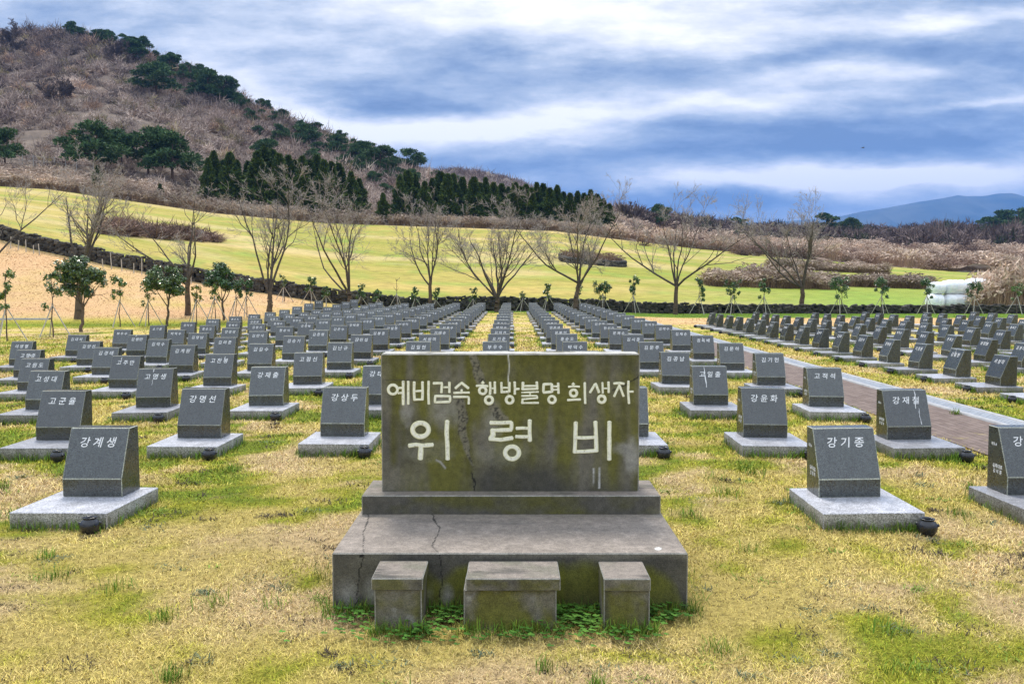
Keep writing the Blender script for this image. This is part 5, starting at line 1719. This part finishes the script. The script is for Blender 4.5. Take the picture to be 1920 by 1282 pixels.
# a few shrubby bare trees standing out on the hill
for i, (px, py, pt, lb) in enumerate(((128, 205, 150, 'dark bare tree standing out on the middle of the brown hill'), (228, 118, 80, 'dark round bare tree high on the brown hill'), (40, 110, 62, 'bare tree near the top left of the hill'),
                                      (1185, 425, 388, 'bare grey tree on the skyline right of the cedars'))):
    g = G(px, py, 120, 330); H = (py - pt) / F * g[1]
    rng = np.random.default_rng(500 + i)
    t = thing('bare_tree', lb, 'tree', tuple(g), 0, 'bare trees on the hill')
    T, B = grow(rng, np.zeros(3), H, 1.1, H * .18, 8, .20, dens=1.1)
    link('trunk', seg_mesh('trunk', T, 6, np.array([.09, .07, .06])).mesh('trunk', True), m_bark, t)
    a = [np.array([q[k] for q in B]) for k in range(4)]
    mb = MB(); mb.tubes(a[0], a[1], np.maximum(a[2], .045), np.maximum(a[3], .03), 3, np.array([.12, .095, .085]))
    link('crown', mb.mesh('crown', True), m_bark, t)

# wire fence at the left foot of the hill
m_post, nt, b = material('pale_post'); b.inputs['Base Color'].default_value = (.42, .41, .40, 1); b.inputs['Roughness'].default_value = .7
fx_ = [-30, -8, 12, 31, 52, 72, 92, 112, 132, 152, 183]
fp = [GY(px, float(np.interp(px, T1[:, 0], T1[:, 2])) + 16) for px in fx_]
fn = thing('wire_fence', 'pale wire fence at the foot of the hill, upper left', 'fence', tuple(fp[0]))
o0 = fp[0]
for q in fp:
    mb = MB(); mb.tubes((q - o0)[None] + np.array([[0, 0, -.3]]), (q - o0)[None] + np.array([[0, 0, 2.5]]), np.array([.06]), np.array([.05]), 5)
    link('post', mb.mesh('post'), m_post, fn)
for hh in (.9, 1.6, 2.3):
    mb = MB(); a = np.array([q - o0 for q in fp]) + np.array([0, 0, hh]); mb.tubes(a[:-1], a[1:], np.full(len(a) - 1, .018), np.full(len(a) - 1, .018), 4)
    link('wire', mb.mesh('wire'), m_post, fn)

# wrapped bales
m_wrap, nt, b = material('white_wrap')
p = nt.obj()
n_ = nt.noise(nt.scale(p, 1, 1, 3), 2.2, 5, .6)
nt.put(b.inputs['Base Color'], nt.ramp(n_, [(.3, (.68, .74, .82)), (.55, (.90, .91, .93))])); b.inputs['Roughness'].default_value = .35
bump(nt, b, n_, .5, .12)


def bale(x0, x1, zb, zt, yc, dy, label, seed):
    """round bale wrapped in film, lying on its side; flat rim folds at its ends"""
    rng = np.random.default_rng(seed)
    nu, nv = 40, 30
    u = np.linspace(-1, 1, nu); an = np.linspace(0, 2 * np.pi, nv, endpoint=False)
    ru = np.clip(1 - np.abs(u) ** 7, 0, 1) ** .5
    U, AN = np.meshgrid(u, an, indexing='ij')
    sq = (np.abs(np.cos(AN)) ** 2.6 + np.abs(np.sin(AN)) ** 2.6) ** (-1 / 2.6)
    rr = ru[:, None] * sq * (1 + .035 * np.sin(U * 14 + seed) * np.cos(AN * 2) + .03 * (fbm(U * 5 + seed, AN * 3, 400 + seed, 3) - .5) * 2)
    V = np.stack([(x0 + x1) / 2 + U * (x1 - x0) / 2, yc + rr * np.cos(AN) * dy, (zb + zt) / 2 + rr * np.sin(AN) * (zt - zb) / 2], -1).reshape(-1, 3)
    i, j = np.meshgrid(np.arange(nu - 1), np.arange(nv), indexing='ij')
    Q = np.stack([i * nv + j, (i + 1) * nv + j, (i + 1) * nv + (j + 1) % nv, i * nv + (j + 1) % nv], -1).reshape(-1, 4)
    c_ = V.mean(0)
    o = link('wrapped_bale', npmesh('wrapped_bale', V - c_, None, Q, True), m_wrap, None, tuple(c_))
    return tag(o, label, 'hay bale', 'white wrapped bales')


YB = 58.5
bx_ = lambda px: (px - 960) / F * YB
zg = float(hz(bx_(1790), YB)) - .1
zy = lambda py: EYE + float(slope_of(py)) * YB
bale(bx_(1740), bx_(1764.5), zg, zy(551), YB, .75, 'short white wrapped bale at the lower left end of the stack', 1)
bale(bx_(1764), bx_(1832), zg, zy(550.5), YB, .75, 'long white wrapped bale in the lower layer, right part', 2)
bale(bx_(1743), bx_(1767), zy(552), zy(529), YB + .1, .72, 'short white wrapped bale at the upper left end of the stack', 3)
bale(bx_(1766), bx_(1812), zy(552), zy(525), YB + .1, .72, 'white wrapped bale in the middle of the upper layer', 4)
bale(bx_(1811), bx_(1852), zy(551), zy(522), YB + .15, .72, 'white wrapped bale at the right end of the upper layer, by the reeds', 5)

# bird
q = P(1618, 277, 150.0)
mb = MB()
V, Q = lathe([(.001, -.28), (.05, -.2), (.09, 0), (.06, .15), (.045, .22), (.001, .30)], 8)
mb.add(V @ np.array([[0, 1, 0], [0, 0, 1], [1, 0, 0]]), None, Q)
for s_ in (-1, 1):
    mb.add([(0, s_ * .04, .03), (.10, s_ * .25, .10), (.02, s_ * .62, .02), (-.12, s_ * .25, .06), (0, s_ * .04, .0)], [(4, 3, 2), (4, 2, 1)], [(0, 1, 2, 3)])
mb.add([(-.25, -.02, 0), (-.42, -.08, 0), (-.42, .08, 0), (-.25, .02, 0)], None, [(0, 1, 2, 3)])
o = link('bird', mb.mesh('bird'), m_dark, None, tuple(q)); tag(o, 'tiny dark bird gliding in the sky at the right', 'bird')

# ------------------------------------------------------------------ haze
mb = MB()
mb.box(-6500, 9500, -60, 8200, -4, 760)
hm = bpy.data.materials.new('haze_air'); hm.use_nodes = True
for nd in list(hm.node_tree.nodes):
    if nd.type == 'BSDF_PRINCIPLED': hm.node_tree.nodes.remove(nd)
pv = hm.node_tree.nodes.new('ShaderNodeVolumePrincipled')
pv.inputs['Color'].default_value = (.14, .38, .95, 1)
pv.inputs['Density'].default_value = .00013
hm.node_tree.links.new(pv.outputs[0], hm.node_tree.nodes['Material Output'].inputs['Volume'])
stuff('haze', mb.mesh('haze'), hm, 'thin bluish air before the far mountain', 'haze')
